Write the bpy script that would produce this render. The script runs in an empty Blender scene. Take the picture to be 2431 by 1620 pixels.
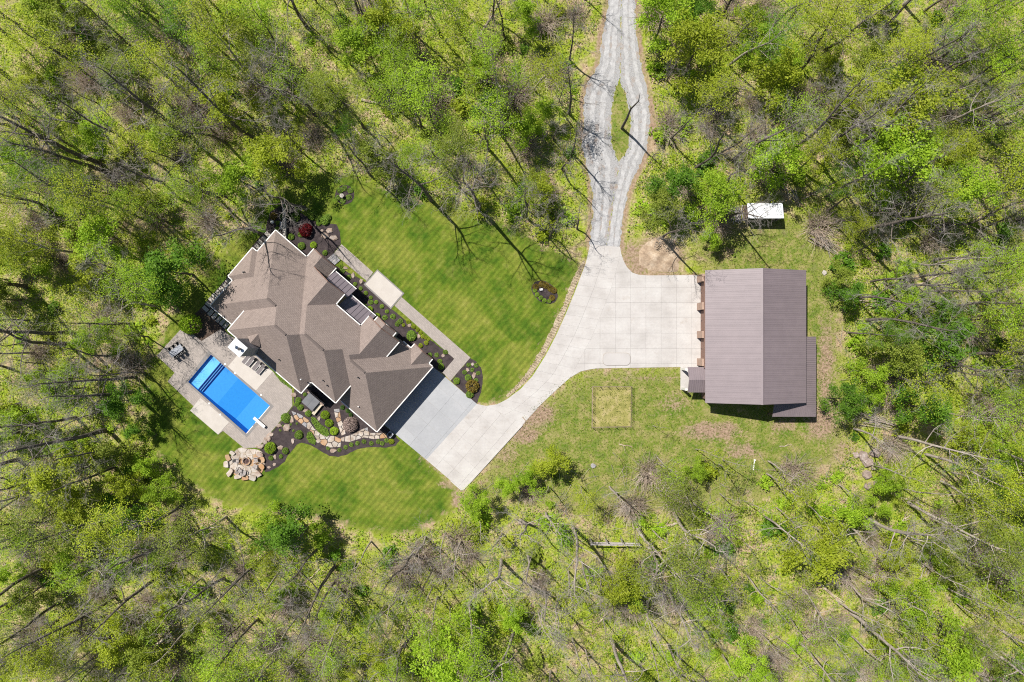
import bpy, math, random
import numpy as np
from mathutils import Vector, Matrix

# ------------------------------------------------------------------ camera, light, exposure
S, H, CX, CY = 14.5, 112.0, 1215.5, 810.0      # survey scale: 14.5 units per metre on the ground, drone at 112 m
scene = bpy.context.scene
COL = scene.collection
camd = bpy.data.cameras.new('camera'); cam = bpy.data.objects.new('camera', camd); COL.objects.link(cam)
cam.location = (0, 0, H); cam.rotation_euler = (0, 0, 0)
camd.sensor_width = 36; camd.lens = 36 * H / (2431 / S); camd.clip_end = 2000; camd.clip_start = 0.5
scene.camera = cam
SUN_EL = math.radians(56); SX, SY = 0.715, -0.70
world = bpy.data.worlds.new('World'); scene.world = world; world.use_nodes = True
wn = world.node_tree; bg = wn.nodes['Background']; sky = wn.nodes.new('ShaderNodeTexSky')
sky.sky_type = 'NISHITA'; sky.sun_disc = False; sky.sun_elevation = SUN_EL
sky.sun_rotation = math.atan2(-SX, -SY); sky.air_density = 1.0; sky.dust_density = 0.6
wn.links.new(sky.outputs[0], bg.inputs[0]); bg.inputs[1].default_value = 0.06
sund = bpy.data.lights.new('sun', 'SUN'); sun = bpy.data.objects.new('sun', sund); COL.objects.link(sun)
sund.energy = 5.0; sund.angle = math.radians(0.53); sund.color = (1.0, 0.95, 0.87)
sd = Vector((SX * math.cos(SUN_EL), SY * math.cos(SUN_EL), -math.sin(SUN_EL)))
sun.rotation_euler = sd.to_track_quat('-Z', 'Y').to_euler(); sun.location = (-60, 60, 120)
scene.view_settings.view_transform = 'Standard'; scene.view_settings.look = 'None'
scene.view_settings.exposure = 0.58; scene.view_settings.gamma = 1.0
scene.view_settings.use_curve_mapping = False
scene.cycles.use_denoising = False; scene.cycles.filter_width = 1.1
scene.cycles.max_bounces = 8; scene.cycles.transparent_max_bounces = 16

R = random.Random(7); NR = np.random.default_rng(7)
def W(px, py, h=0.0):
    k = (1 - h / H) / S
    return ((px - CX) * k, -(py - CY) * k, h)
def W2(p, h=0.0): return W(p[0], p[1], h)[:2]
AX, BX, XA = np.array([.758, -.652]), np.array([-.652, -.758]), np.array([-37.605, 17.566])
def AB(a, b, z=0.0):
    p = XA + a * AX + b * BX
    return (p[0], p[1], z)

# ------------------------------------------------------------------ materials
def new_mat(name):
    m = bpy.data.materials.new(name); m.use_nodes = True
    nt = m.node_tree; return m, nt, nt.nodes['Principled BSDF']
def ramp(nt, fac, cols, lo=.3, hi=.7):
    r = nt.nodes.new('ShaderNodeValToRGB'); e = r.color_ramp.elements
    n = len(cols)
    while len(e) < n: e.new(0.5)
    for i, c in enumerate(cols):
        e[i].position = lo + (hi - lo) * i / max(1, n - 1); e[i].color = (*c, 1)
    nt.links.new(fac, r.inputs[0]); return r.outputs[0]
def noise(nt, scale, detail=4, rough=.55, vec=None):
    n = nt.nodes.new('ShaderNodeTexNoise'); n.inputs['Scale'].default_value = scale
    n.inputs['Detail'].default_value = detail; n.inputs['Roughness'].default_value = rough
    if vec is None:
        g = nt.nodes.new('ShaderNodeNewGeometry'); vec = g.outputs['Position']
    nt.links.new(vec, n.inputs['Vector']); return n.outputs['Fac']
def math_n(nt, op, a, b=None, clamp=False):
    n = nt.nodes.new('ShaderNodeMath'); n.operation = op; n.use_clamp = clamp
    for i, v in enumerate((a, b)):
        if v is None: continue
        if isinstance(v, (int, float)): n.inputs[i].default_value = v
        else: nt.links.new(v, n.inputs[i])
    return n.outputs[0]
def mixc(nt, fac, a, b, mode='MIX'):
    n = nt.nodes.new('ShaderNodeMix'); n.data_type = 'RGBA'; n.blend_type = mode
    if isinstance(fac, (int, float)): n.inputs[0].default_value = fac
    else: nt.links.new(fac, n.inputs[0])
    for i, v in ((6, a), (7, b)):
        if isinstance(v, tuple): n.inputs[i].default_value = (*v, 1)
        else: nt.links.new(v, n.inputs[i])
    return n.outputs[2]
def grey(nt, v):
    c = nt.nodes.new('ShaderNodeCombineColor')
    for i in range(3): nt.links.new(v, c.inputs[i])
    return c.outputs[0]
def vary(nt, col, fac, lo, hi):
    mr = nt.nodes.new('ShaderNodeMapRange'); mr.inputs[1].default_value = .25; mr.inputs[2].default_value = .75
    mr.inputs[3].default_value = lo; mr.inputs[4].default_value = hi; nt.links.new(fac, mr.inputs[0])
    return mixc(nt, 1.0, col, grey(nt, mr.outputs[0]), 'MULTIPLY')
def objrand(nt):
    return nt.nodes.new('ShaderNodeObjectInfo').outputs['Random']
def M(name, cols, scale=1.0, rough=.85, fine=None, bump=0.0, objvar=0.0, metal=0.0, spec=.3, coat=0):
    m, nt, p = new_mat(name)
    c = ramp(nt, noise(nt, scale), [tuple(v * .81 for v in q) for q in cols])
    if fine:
        f = noise(nt, fine[0], 3); c = vary(nt, c, f, 1 - fine[1], 1 + fine[1])
        if bump:
            b = nt.nodes.new('ShaderNodeBump'); b.inputs['Strength'].default_value = bump; b.inputs['Distance'].default_value = .05
            nt.links.new(f, b.inputs['Height']); nt.links.new(b.outputs[0], p.inputs['Normal'])
    if objvar:
        o = objrand(nt); mr = math_n(nt, 'ADD', math_n(nt, 'MULTIPLY', o, 2 * objvar), 1 - objvar)
        c = mixc(nt, 1.0, c, grey(nt, mr), 'MULTIPLY')
    nt.links.new(c, p.inputs['Base Color']); p.inputs['Roughness'].default_value = rough
    p.inputs['Metallic'].default_value = metal; p.inputs['Specular IOR Level'].default_value = spec
    return m
def leafmat(name, cols, scale=1.3, trans=.45, var=.25):
    m, nt, p = new_mat(name)
    c = ramp(nt, noise(nt, scale, 3), cols)
    c = vary(nt, c, noise(nt, 7.0, 2), 1 - var, 1 + var)
    o = objrand(nt); c = mixc(nt, 1.0, c, grey(nt, math_n(nt, 'ADD', math_n(nt, 'MULTIPLY', o, .3), .85)), 'MULTIPLY')
    nt.links.new(c, p.inputs['Base Color']); p.inputs['Roughness'].default_value = .6; p.inputs['Specular IOR Level'].default_value = .25
    t = nt.nodes.new('ShaderNodeBsdfTranslucent'); nt.links.new(c, t.inputs[0])
    mx = nt.nodes.new('ShaderNodeMixShader'); mx.inputs[0].default_value = trans
    nt.links.new(p.outputs[0], mx.inputs[1]); nt.links.new(t.outputs[0], mx.inputs[2])
    nt.links.new(mx.outputs[0], nt.nodes['Material Output'].inputs[0]); return m

MT = {}
MT['concrete'] = M('concrete', [(.455, .43, .41), (.51, .485, .465), (.55, .53, .51)], .35, .9, (3.0, .04), objvar=.025)
def stained():
    m, nt, p = new_mat('concrete'); c = ramp(nt, noise(nt, .3, 5, .6), [(.36, .34, .325), (.41, .39, .375), (.445, .43, .415)], .32, .68)
    c = vary(nt, c, noise(nt, 3.0, 4), .95, 1.05)
    st_ = ramp(nt, noise(nt, .45, 6, .7), [(0, 0, 0), (.5, .5, .5)], .60, .74); c = mixc(nt, st_, c, (.30, .25, .21))
    g = nt.nodes.new('ShaderNodeNewGeometry'); mp = nt.nodes.new('ShaderNodeMapping'); mp.inputs['Scale'].default_value = (.12, 2.2, 1); nt.links.new(g.outputs['Position'], mp.inputs['Vector'])
    c = vary(nt, c, noise(nt, 1.0, 3, .5, mp.outputs[0]), .955, 1.03)
    o = objrand(nt); c = mixc(nt, 1.0, c, grey(nt, math_n(nt, 'ADD', math_n(nt, 'MULTIPLY', o, .05), .975)), 'MULTIPLY')
    nt.links.new(c, p.inputs['Base Color']); p.inputs['Roughness'].default_value = .9; p.inputs['Specular IOR Level'].default_value = .3; return m
MT['concrete'] = stained()
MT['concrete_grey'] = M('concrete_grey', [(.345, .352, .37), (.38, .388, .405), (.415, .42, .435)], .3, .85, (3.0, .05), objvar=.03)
MT['joint'] = M('joint', [(.36, .335, .31), (.42, .395, .37)], 2, .95)
MT['broom'] = M('broom_concrete', [(.50, .46, .42), (.55, .51, .47)], .8, .9, (12, .06), objvar=.03)
MT['stone_grey'] = M('stone_grey', [(.22, .22, .24), (.32, .31, .32), (.40, .37, .35)], 3, .9, (9, .15), .3, objvar=.1)
MT['flag'] = M('flagstone', [(.34, .26, .20), (.46, .40, .345), (.55, .52, .49)], 1.1, .9, (10, .12), .3, objvar=.16)
MT['flag_tan'] = M('flagstone_tan', [(.42, .23, .11), (.46, .33, .22)], 1.1, .9, (10, .12), .3, objvar=.1)
MT['rock'] = M('rock', [(.26, .18, .14), (.36, .28, .23), (.45, .40, .365)], 1.6, .92, (8, .2), .4, objvar=.15)
MT['boulder'] = M('boulder', [(.20, .15, .13), (.33, .26, .23), (.42, .36, .34)], 1.3, .95, (5, .3), .6, objvar=.12)
MT['mulch'] = M('mulch', [(.035, .026, .028), (.055, .042, .044), (.075, .058, .058)], 1.2, .95, (14, .45), .5)
MT['soil'] = M('soil', [(.075, .05, .038), (.12, .085, .065)], 1.5, .95, (9, .3), .4)
MT['white'] = M('white_paint', [(.78, .76, .73), (.82, .80, .77)], 2, .5)
MT['white_metal'] = M('white_metal', [(.74, .77, .80), (.82, .84, .86)], .8, .4, (6, .05), spec=.5)
MT['stucco'] = M('stucco', [(.36, .32, .29), (.42, .38, .34)], 2, .9, (20, .06))
MT['dark'] = M('dark_metal', [(.02, .02, .022), (.035, .035, .04)], 4, .5)
MT['table'] = M('stone_top', [(.20, .22, .27), (.30, .32, .37), (.40, .42, .46)], 5, .5)
MT['sling'] = M('sling_fabric', [(.17, .15, .155), (.21, .19, .195)], 8, .8, (30, .1))
MT['pale_metal'] = M('pale_metal', [(.6, .58, .56), (.68, .66, .64)], 4, .4)
MT['wood_tan'] = M('wood_tan', [(.26, .19, .155), (.34, .25, .21)], 3, .8, (20, .12), objvar=.08)
MT['wood_cream'] = M('wood_cream', [(.55, .48, .37), (.62, .55, .43)], 3, .8)
MT['wood_old'] = M('weathered_wood', [(.33, .30, .29), (.46, .42, .41)], 3, .9, (15, .15), objvar=.1)
MT['cover'] = M('spa_cover', [(.13, .135, .15), (.17, .175, .19)], 1.4, .6)
MT['brown_trim'] = M('brown_trim', [(.23, .135, .105), (.29, .18, .145)], 1.5, .7, (8, .1))
MT['pillar'] = M('pillar_block', [(.40, .27, .21), (.47, .34, .27)], 1.8, .85, (7, .12), objvar=.05)
MT['barn_wall'] = M('barn_wall', [(.20, .13, .11), (.24, .16, .135)], 1.5, .6)
MT['barn_roof'] = M('barn_roof', [(.215, .175, .188), (.24, .195, .208)], .25, .48, (.9, .05), objvar=.02, spec=.5)
MT['seam_roof'] = M('seam_roof', [(.17, .145, .165), (.20, .17, .19)], .5, .4, objvar=.03, spec=.5)
MT['glass'] = M('window_glass', [(.02, .03, .04), (.04, .05, .06)], 1, .08, spec=.6)
MT['bark'] = M('bark', [(.095, .078, .064), (.15, .125, .105), (.21, .18, .155)], 1.4, .95, (5, .3), .4)
MT['bark_pale'] = M('bark_pale', [(.30, .25, .21), (.42, .36, .31), (.52, .46, .41)], 1.2, .95, (5, .25), .4)  # paler copy of bark, sunlit look of lower-wood trunks put into the colour
MT['twig'] = M('twig_bark', [(.25, .22, .20), (.37, .335, .305), (.47, .435, .41)], 1.2, .95)
MT['log'] = M('log_wood', [(.30, .21, .14), (.46, .37, .28), (.55, .48, .40)], .9, .9, (6, .2), .3, objvar=.15)
MT['char'] = M('char', [(.10, .065, .06), (.17, .11, .10)], 6, .95, (12, .3), .5)
MT['tank'] = M('tank_ghost', [(.47, .445, .43), (.51, .485, .47)], .5, .7)
MT['verge'] = M('verge', [(.28, .22, .14), (.42, .34, .23), (.52, .44, .33)], 1.2, .95, (7, .3), .4)
MT['dirt'] = M('dirt', [(.27, .19, .13), (.40, .30, .21), (.50, .40, .30)], .9, .95, (4, .25), .5)
MT['step_pad'] = M('step_pad', [(.46, .42, .38), (.54, .50, .46)], 2, .9, (12, .08), objvar=.08)
MT['red_leaf'] = leafmat('red_leaf', [(.10, .008, .012), (.20, .015, .02)], 4)
MT['pink_leaf'] = leafmat('blossom', [(.20, .15, .12), (.36, .27, .24), (.46, .37, .34)], 7, .2)
MT['gold_leaf'] = leafmat('gold_leaf', [(.18, .15, .02), (.34, .24, .05)], 5)
MT['box_leaf'] = leafmat('box_leaf', [(.12, .22, .012), (.21, .34, .025), (.29, .42, .05)], 6, .25)
MT['shrub_leaf'] = leafmat('shrub_leaf', [(.08, .155, .02), (.155, .26, .03), (.24, .34, .05)], 5, .3)
MT['dark_leaf'] = leafmat('dark_leaf', [(.022, .06, .012), (.05, .115, .016), (.085, .16, .025)], 2.5, .25)
LEAF = {
    'lime green': leafmat('leaf_lime', [(.19, .32, .014), (.29, .44, .025), (.40, .54, .05)], .5),
    'yellow green': leafmat('leaf_yellow', [(.24, .305, .014), (.335, .405, .025), (.43, .475, .055)], .5),
    'olive green': leafmat('leaf_olive', [(.15, .205, .02), (.23, .29, .035), (.31, .37, .06)], .5),
    'deep green': leafmat('leaf_deep', [(.07, .165, .012), (.12, .25, .018), (.19, .33, .03)], .5),
}

def shingle_mat():
    m, nt, p = new_mat('roof_shingle')
    uv = nt.nodes.new('ShaderNodeUVMap'); uv.uv_map = 'UVMap'
    br = nt.nodes.new('ShaderNodeTexBrick'); nt.links.new(uv.outputs[0], br.inputs['Vector'])
    br.inputs['Scale'].default_value = 1.0; br.inputs['Brick Width'].default_value = .42; br.inputs['Row Height'].default_value = .20
    br.inputs['Mortar Size'].default_value = .012; br.inputs['Bias'].default_value = 0
    br.inputs['Color1'].default_value = (.25, .203, .182, 1); br.inputs['Color2'].default_value = (.212, .171, .154, 1)
    br.inputs['Mortar'].default_value = (.115, .094, .086, 1)
    c = vary(nt, br.outputs['Color'], noise(nt, 5.0, 3), .89, 1.11)
    c = vary(nt, c, noise(nt, .5, 3), .94, 1.06)
    nt.links.new(c, p.inputs['Base Color']); p.inputs['Roughness'].default_value = .95; p.inputs['Specular IOR Level'].default_value = .15
    b = nt.nodes.new('ShaderNodeBump'); b.inputs['Strength'].default_value = .5; b.inputs['Distance'].default_value = .02
    nt.links.new(br.outputs['Fac'], b.inputs['Height']); b.invert = True; nt.links.new(b.outputs[0], p.inputs['Normal'])
    return m
MT['shingle'] = shingle_mat()
def paver_mat(name, c1, c2, mort, w, h):
    m, nt, p = new_mat(name)
    g = nt.nodes.new('ShaderNodeNewGeometry'); mp = nt.nodes.new('ShaderNodeMapping')
    mp.inputs['Rotation'].default_value = (0, 0, math.radians(40.7)); nt.links.new(g.outputs['Position'], mp.inputs['Vector'])
    br = nt.nodes.new('ShaderNodeTexBrick'); nt.links.new(mp.outputs[0], br.inputs['Vector'])
    br.inputs['Scale'].default_value = 1.0; br.inputs['Brick Width'].default_value = w; br.inputs['Row Height'].default_value = h
    br.inputs['Mortar Size'].default_value = .014
    c1, c2, mort = [tuple(v * .82 for v in q) for q in (c1, c2, mort)]
    br.inputs['Color1'].default_value = (*c1, 1); br.inputs['Color2'].default_value = (*c2, 1); br.inputs['Mortar'].default_value = (*mort, 1)
    c = vary(nt, br.outputs['Color'], noise(nt, .7, 4), .90, 1.10)
    nt.links.new(c, p.inputs['Base Color']); p.inputs['Roughness'].default_value = .9
    b = nt.nodes.new('ShaderNodeBump'); b.inputs['Strength'].default_value = .4; b.inputs['Distance'].default_value = .02; b.invert = True
    nt.links.new(br.outputs['Fac'], b.inputs['Height']); nt.links.new(b.outputs[0], p.inputs['Normal'])
    return m
MT['paver'] = paver_mat('paver', (.40, .35, .32), (.34, .30, .275), (.26, .23, .21), .30, .20)
MT['coping'] = paver_mat('coping', (.25, .235, .23), (.23, .215, .21), (.2, .19, .18), .6, .3)

def pool_mats():
    m, nt, p = new_mat('pool_liner')
    c = ramp(nt, noise(nt, 3, 3), [(.008, .20, .52), (.014, .225, .56)])
    nt.links.new(c, p.inputs['Base Color']); p.inputs['Roughness'].default_value = .6
    m2 = bpy.data.materials.new('pool_water'); m2.use_nodes = True; nt = m2.node_tree; nt.nodes.clear()
    out = nt.nodes.new('ShaderNodeOutputMaterial'); tr = nt.nodes.new('ShaderNodeBsdfTransparent'); gl = nt.nodes.new('ShaderNodeBsdfGlossy')
    fr = nt.nodes.new('ShaderNodeFresnel'); mx = nt.nodes.new('ShaderNodeMixShader'); fr.inputs['IOR'].default_value = 1.33
    tr.inputs[0].default_value = (.85, .96, 1.0, 1); gl.inputs['Roughness'].default_value = .03
    b = nt.nodes.new('ShaderNodeBump'); b.inputs['Strength'].default_value = .25; b.inputs['Distance'].default_value = .03
    nt.links.new(noise(nt, 2.2, 3), b.inputs['Height']); nt.links.new(b.outputs[0], gl.inputs['Normal'])
    nt.links.new(fr.outputs[0], mx.inputs[0]); nt.links.new(tr.outputs[0], mx.inputs[1]); nt.links.new(gl.outputs[0], mx.inputs[2])
    nt.links.new(mx.outputs[0], out.inputs[0])
    m3 = M('pool_shelf', [(.13, .46, .84), (.22, .54, .88)], .9, .6)
    return m, m2, m3
MT['liner'], MT['water'], MT['shelf'] = pool_mats()
MT['step_edge'] = M('step_edge', [(.012, .05, .24), (.015, .06, .28)], 2, .6)

# ------------------------------------------------------------------ mesh helpers
def link(o, parent=None):
    COL.objects.link(o)
    if parent: o.parent = parent
    return o
def wloc(o):
    v = Vector((0, 0, 0))
    while o: v += o.location; o = o.parent
    return v
def tag(o, label=None, cat=None, group=None, kind=None):
    if label: o['label'] = label
    if cat: o['category'] = cat
    if group: o['group'] = group
    if kind: o['kind'] = kind
    return o
def empty(name, loc, label=None, cat=None, group=None, kind=None, parent=None):
    o = bpy.data.objects.new(name, None); link(o, parent); o.location = loc; o.empty_display_size = .3
    return tag(o, label, cat, group, kind)
class MB:
    def __init__(s): s.v = []; s.f = []; s.uv = []
    def add(s, vs, fs):
        n = len(s.v); s.v += [tuple(map(float, v)) for v in vs]; s.f += [tuple(i + n for i in f) for f in fs]; return s
    def prism(s, poly, z0, z1, fn=None):
        n = len(poly); top = [(*p[:2], z1) for p in poly]; bot = [(*p[:2], z0) for p in poly]
        area = sum(poly[i][0] * poly[(i + 1) % n][1] - poly[(i + 1) % n][0] * poly[i][1] for i in range(n))
        if area < 0: top.reverse(); bot.reverse()
        return s.add(top + bot, [tuple(range(n)), tuple(range(2 * n - 1, n - 1, -1))] + [(i, i + n, (i + 1) % n + n, (i + 1) % n) for i in range(n)])
    def box(s, c, d, rz=0.0):
        x, y, z = c; a, b, h = d[0] / 2, d[1] / 2, d[2] / 2; ca, sa = math.cos(rz), math.sin(rz)
        return s.prism([(x + ca * u - sa * v, y + sa * u + ca * v) for u, v in ((-a, -b), (a, -b), (a, b), (-a, b))], z - h, z + h)
    def slab3(s, pts, t):
        """polygon with its own heights, thickened downwards"""
        n = len(pts); area = sum(pts[i][0] * pts[(i + 1) % n][1] - pts[(i + 1) % n][0] * pts[i][1] for i in range(n))
        if area < 0: pts = pts[::-1]
        return s.add(list(pts) + [(p[0], p[1], p[2] - t) for p in pts], [tuple(range(n)), tuple(range(2 * n - 1, n - 1, -1))] + [(i, i + n, (i + 1) % n + n, (i + 1) % n) for i in range(n)])
    def tube(s, p0, p1, r0, r1=None, n=6, cap=True):
        r1 = r0 if r1 is None else r1; p0 = Vector(p0); p1 = Vector(p1); d = (p1 - p0).normalized()
        u = d.orthogonal().normalized(); w = d.cross(u); vs = []
        for p, r in ((p0, r0), (p1, r1)):
            for k in range(n):
                t = 2 * math.pi * k / n; vs.append(p + r * (math.cos(t) * u + math.sin(t) * w))
        fs = [(k, (k + 1) % n, (k + 1) % n + n, k + n) for k in range(n)]
        if cap: fs += [tuple(range(n - 1, -1, -1)), tuple(range(n, 2 * n))]
        return s.add(vs, fs)
    def ball(s, c, rx, ry, rz, seg=10, rings=6, jit=0.0, rng=R):
        vs = [(c[0], c[1], c[2] + rz)]
        for i in range(1, rings):
            t = math.pi * i / rings
            for k in range(seg):
                p = 2 * math.pi * k / seg; j = 1 + rng.uniform(-jit, jit)
                vs.append((c[0] + rx * j * math.sin(t) * math.cos(p), c[1] + ry * j * math.sin(t) * math.sin(p), c[2] + rz * j * math.cos(t)))
        vs.append((c[0], c[1], c[2] - rz)); last = len(vs) - 1; fs = []
        for k in range(seg):
            fs.append((0, 1 + k, 1 + (k + 1) % seg)); fs.append((last, 1 + (rings - 2) * seg + (k + 1) % seg, 1 + (rings - 2) * seg + k))
            for i in range(rings - 2):
                a = 1 + i * seg
                fs.append((a + k, a + seg + k, a + seg + (k + 1) % seg, a + (k + 1) % seg))
        return s.add(vs, fs)
    def build(s, name, mat, parent=None, kind=None, local=False, smooth=False, label=None):
        off = Vector((0, 0, 0)) if (local or parent is None) else wloc(parent)
        me = bpy.data.meshes.new(name); me.from_pydata([(v[0] - off.x, v[1] - off.y, v[2] - off.z) for v in s.v], [], s.f)
        me.materials.append(mat if not isinstance(mat, str) else MT[mat])
        if smooth: me.shade_smooth()
        o = bpy.data.objects.new(name, me); link(o, parent); return tag(o, label, kind=kind)
def single(mb, name, mat, label, cat, loc, group=None, smooth=False):
    o = mb.build(name, mat, None, smooth=smooth); L = Vector(loc)
    o.data.transform(Matrix.Translation(-L)); o.location = L
    return tag(o, label, cat, group)
def fast_mesh(name, V, F, mat, smooth=False):
    me = bpy.data.meshes.new(name); V = np.asarray(V, np.float32); F = np.asarray(F, np.int32); k = F.shape[1]
    me.vertices.add(len(V)); me.vertices.foreach_set('co', V.ravel())
    me.loops.add(F.size); me.loops.foreach_set('vertex_index', F.ravel())
    me.polygons.add(len(F)); me.polygons.foreach_set('loop_start', np.arange(0, F.size, k, dtype=np.int32))
    me.update(calc_edges=True); me.materials.append(mat if not isinstance(mat, str) else MT[mat])
    if smooth: me.shade_smooth()
    return me
def cards(P, size, rng, up=.5, aspect=.62):
    up = up + .45
    """small leaf-sized four-sided faces, one per point"""
    n = len(P); nrm = rng.normal(size=(n, 3)); nrm[:, 2] = np.abs(nrm[:, 2]) + up; nrm /= np.linalg.norm(nrm, axis=1)[:, None]
    t = rng.normal(size=(n, 3)); u = np.cross(nrm, t); u /= np.linalg.norm(u, axis=1)[:, None] + 1e-9; v = np.cross(nrm, u)
    sz = (np.asarray(size) * rng.uniform(.6, 1.35, n))[:, None] * .5
    q = np.stack([P - u * sz, P - v * sz * aspect, P + u * sz, P + v * sz * aspect], 1).reshape(-1, 3)
    return q, np.arange(4 * n, dtype=np.int32).reshape(-1, 4)
def tubes(segs, n):
    p0 = np.array([s[0] for s in segs]); p1 = np.array([s[1] for s in segs]); r0 = np.array([s[2] for s in segs]); r1 = np.array([s[3] for s in segs])
    d = p1 - p0; d /= np.linalg.norm(d, axis=1)[:, None] + 1e-9
    ref = np.where(np.abs(d[:, 2:3]) < .9, np.array([[0, 0, 1.]]), np.array([[1., 0, 0]]))
    u = np.cross(d, ref); u /= np.linalg.norm(u, axis=1)[:, None]; w = np.cross(d, u)
    a = np.arange(n) * 2 * np.pi / n; ring = np.cos(a)[None, :, None] * u[:, None] + np.sin(a)[None, :, None] * w[:, None]
    V = np.concatenate([p0[:, None] + ring * r0[:, None, None], p1[:, None] + ring * r1[:, None, None]], 1)
    k = np.arange(n); f = np.stack([k, (k + 1) % n, (k + 1) % n + n, k + n], 1)
    F = (f[None] + (np.arange(len(segs)) * 2 * n)[:, None, None]).reshape(-1, 4)
    return V.reshape(-1, 3), F
def join(*parts):
    V = []; F = []; n = 0
    for v, f in parts: V.append(v); F.append(f + n); n += len(v)
    return np.concatenate(V), np.concatenate(F)
def resample(pts, n):
    P = np.array(pts); d = np.r_[0, np.cumsum(np.hypot(*np.diff(P, axis=0).T))]; t = np.linspace(0, d[-1], n)
    return np.stack([np.interp(t, d, P[:, 0]), np.interp(t, d, P[:, 1])], 1)
def inpoly(X, Y, poly):
    X = np.asarray(X, float); Y = np.asarray(Y, float); r = np.zeros(X.shape, bool); n = len(poly)
    for i in range(n):
        x0, y0 = poly[i]; x1, y1 = poly[(i + 1) % n]
        if y0 == y1: continue
        c = ((y0 > Y) != (y1 > Y)) & (X < (x1 - x0) * (Y - y0) / (y1 - y0) + x0); r ^= c
    return r
def sdist(X, Y, poly):
    D = np.full(np.shape(X), 1e9); n = len(poly)
    for i in range(n):
        x0, y0 = poly[i]; x1, y1 = poly[(i + 1) % n]; dx, dy = x1 - x0, y1 - y0; L = dx * dx + dy * dy + 1e-9
        t = np.clip(((X - x0) * dx + (Y - y0) * dy) / L, 0, 1); D = np.minimum(D, np.hypot(X - x0 - t * dx, Y - y0 - t * dy))
    return np.where(inpoly(X, Y, poly), D, -D)
def clip(poly, cell):
    """clip polygon by convex cell (counter-clockwise)"""
    out = list(poly); n = len(cell)
    for i in range(n):
        a, b = cell[i], cell[(i + 1) % n]; ins = lambda p: (b[0] - a[0]) * (p[1] - a[1]) - (b[1] - a[1]) * (p[0] - a[0])
        res = []
        for j in range(len(out)):
            p, q = out[j], out[(j + 1) % len(out)]; dp, dq = ins(p), ins(q)
            if dp >= 0: res.append(p)
            if (dp >= 0) != (dq >= 0):
                t = dp / (dp - dq); res.append((p[0] + t * (q[0] - p[0]), p[1] + t * (q[1] - p[1])))
        out = res
        if len(out) < 3: return []
    return out
def area(p): return .5 * sum(p[i][0] * p[(i + 1) % len(p)][1] - p[(i + 1) % len(p)][0] * p[i][1] for i in range(len(p)))
def ccw(p): return list(p) if area(p) > 0 else list(p)[::-1]
def jitter_edge(poly, step=.5, amp=.08, rng=R):
    out = []; n = len(poly)
    for i in range(n):
        a, b = poly[i], poly[(i + 1) % n]; L = math.dist(a, b); k = max(1, int(L / step))
        for j in range(k):
            t = j / k; out.append((a[0] + t * (b[0] - a[0]) + rng.uniform(-amp, amp), a[1] + t * (b[1] - a[1]) + rng.uniform(-amp, amp)))
    return out
def smooth_poly(poly, it=2):
    for _ in range(it):
        q = []
        for i in range(len(poly)):
            a, b = poly[i], poly[(i + 1) % len(poly)]
            q += [(a[0] * .75 + b[0] * .25, a[1] * .75 + b[1] * .25), (a[0] * .25 + b[0] * .75, a[1] * .25 + b[1] * .75)]
        poly = q
    return poly
def Wp(pts, h=0.0): return [W2(p, h) for p in pts]
def K(ox, oy, sc): return lambda *pts: [(ox + x / sc, oy + y / sc) for x, y in pts]
k_c2 = K(660, 480, 3.92); k_c3 = K(360, 740, 3.92); k_c4 = K(660, 800, 4.126); k_c6 = K(1340, 0, 2.6133); k_c7 = K(1200, 560, 4.611)
k_n = K(600, 440, 7.84); k_b = K(660, 890, 7.467); k_f = K(530, 1030, 12.0625); k_p = K(370, 750, 10.455); k_1 = K(360, 460, 3.92)
def voronoi(poly, seeds, gap):
    poly = ccw(poly); res = []
    for i, s in enumerate(seeds):
        c = list(poly)
        for j, t in enumerate(seeds):
            if i == j or math.dist(s, t) > 6: continue
            mx, my = (s[0] + t[0]) / 2, (s[1] + t[1]) / 2; dx, dy = t[0] - s[0], t[1] - s[1]; L = math.hypot(dx, dy)
            mx -= dx / L * gap; my -= dy / L * gap
            ux, uy = -dy / L * 50, dx / L * 50
            c = clip(c, [(mx - ux, my - uy), (mx + ux, my + uy), (mx + ux - dx / L * 99, my + uy - dy / L * 99), (mx - ux - dx / L * 99, my - uy - dy / L * 99)])
            if len(c) < 3: break
        if len(c) >= 3 and abs(area(c)) > .04: res.append(c)
    return res
def pds(poly, d, rng, tries=4000):
    xs = [p[0] for p in poly]; ys = [p[1] for p in poly]; out = []
    for _ in range(tries):
        p = (rng.uniform(min(xs), max(xs)), rng.uniform(min(ys), max(ys)))
        if inpoly([p[0]], [p[1]], poly)[0] and all(math.dist(p, q) > d for q in out): out.append(p)
    return out

# ------------------------------------------------------------------ outlines of the ground (surveyed)
DRIVE_L = [(1400.6, 580.6), (1390.8, 625), (1380, 653.3), (1362.7, 698.8), (1341, 750.8), (1321.4, 794.2), (1295.4, 844.1), (1264.3, 893.2), (1236, 923.8), (1203, 948.6), (1179.4, 960.4), (1153.4, 964), (1132.2, 959.2)]
DRIVE_R = [(1472.2, 587.1), (1468.9, 620.7), (1449.4, 690.1), (1434.2, 728), (1419, 767), (1403.9, 802.9), (1384.3, 839.8), (1367, 872.3), (1354, 896.5), (1325.7, 921.5), (1283, 961.6), (1243, 1006.4)]
APRON = [(1472.2, 587.1), (1474.3, 601.2), (1479.8, 618.6), (1488.4, 634.8), (1501.4, 647.8), (1516.6, 652.8), (1538.3, 654.3), (1659, 653.6), (1664, 672), (1664.5, 872), (1615, 871.6), (1456.5, 874.2), (1415.2, 875), (1395.3, 878), (1377.6, 882.5), (1354, 896.5), (1367, 872.3), (1384.3, 839.8), (1403.9, 802.9), (1419, 767), (1434.2, 728), (1449.4, 690.1), (1468.9, 620.7)]
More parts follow.
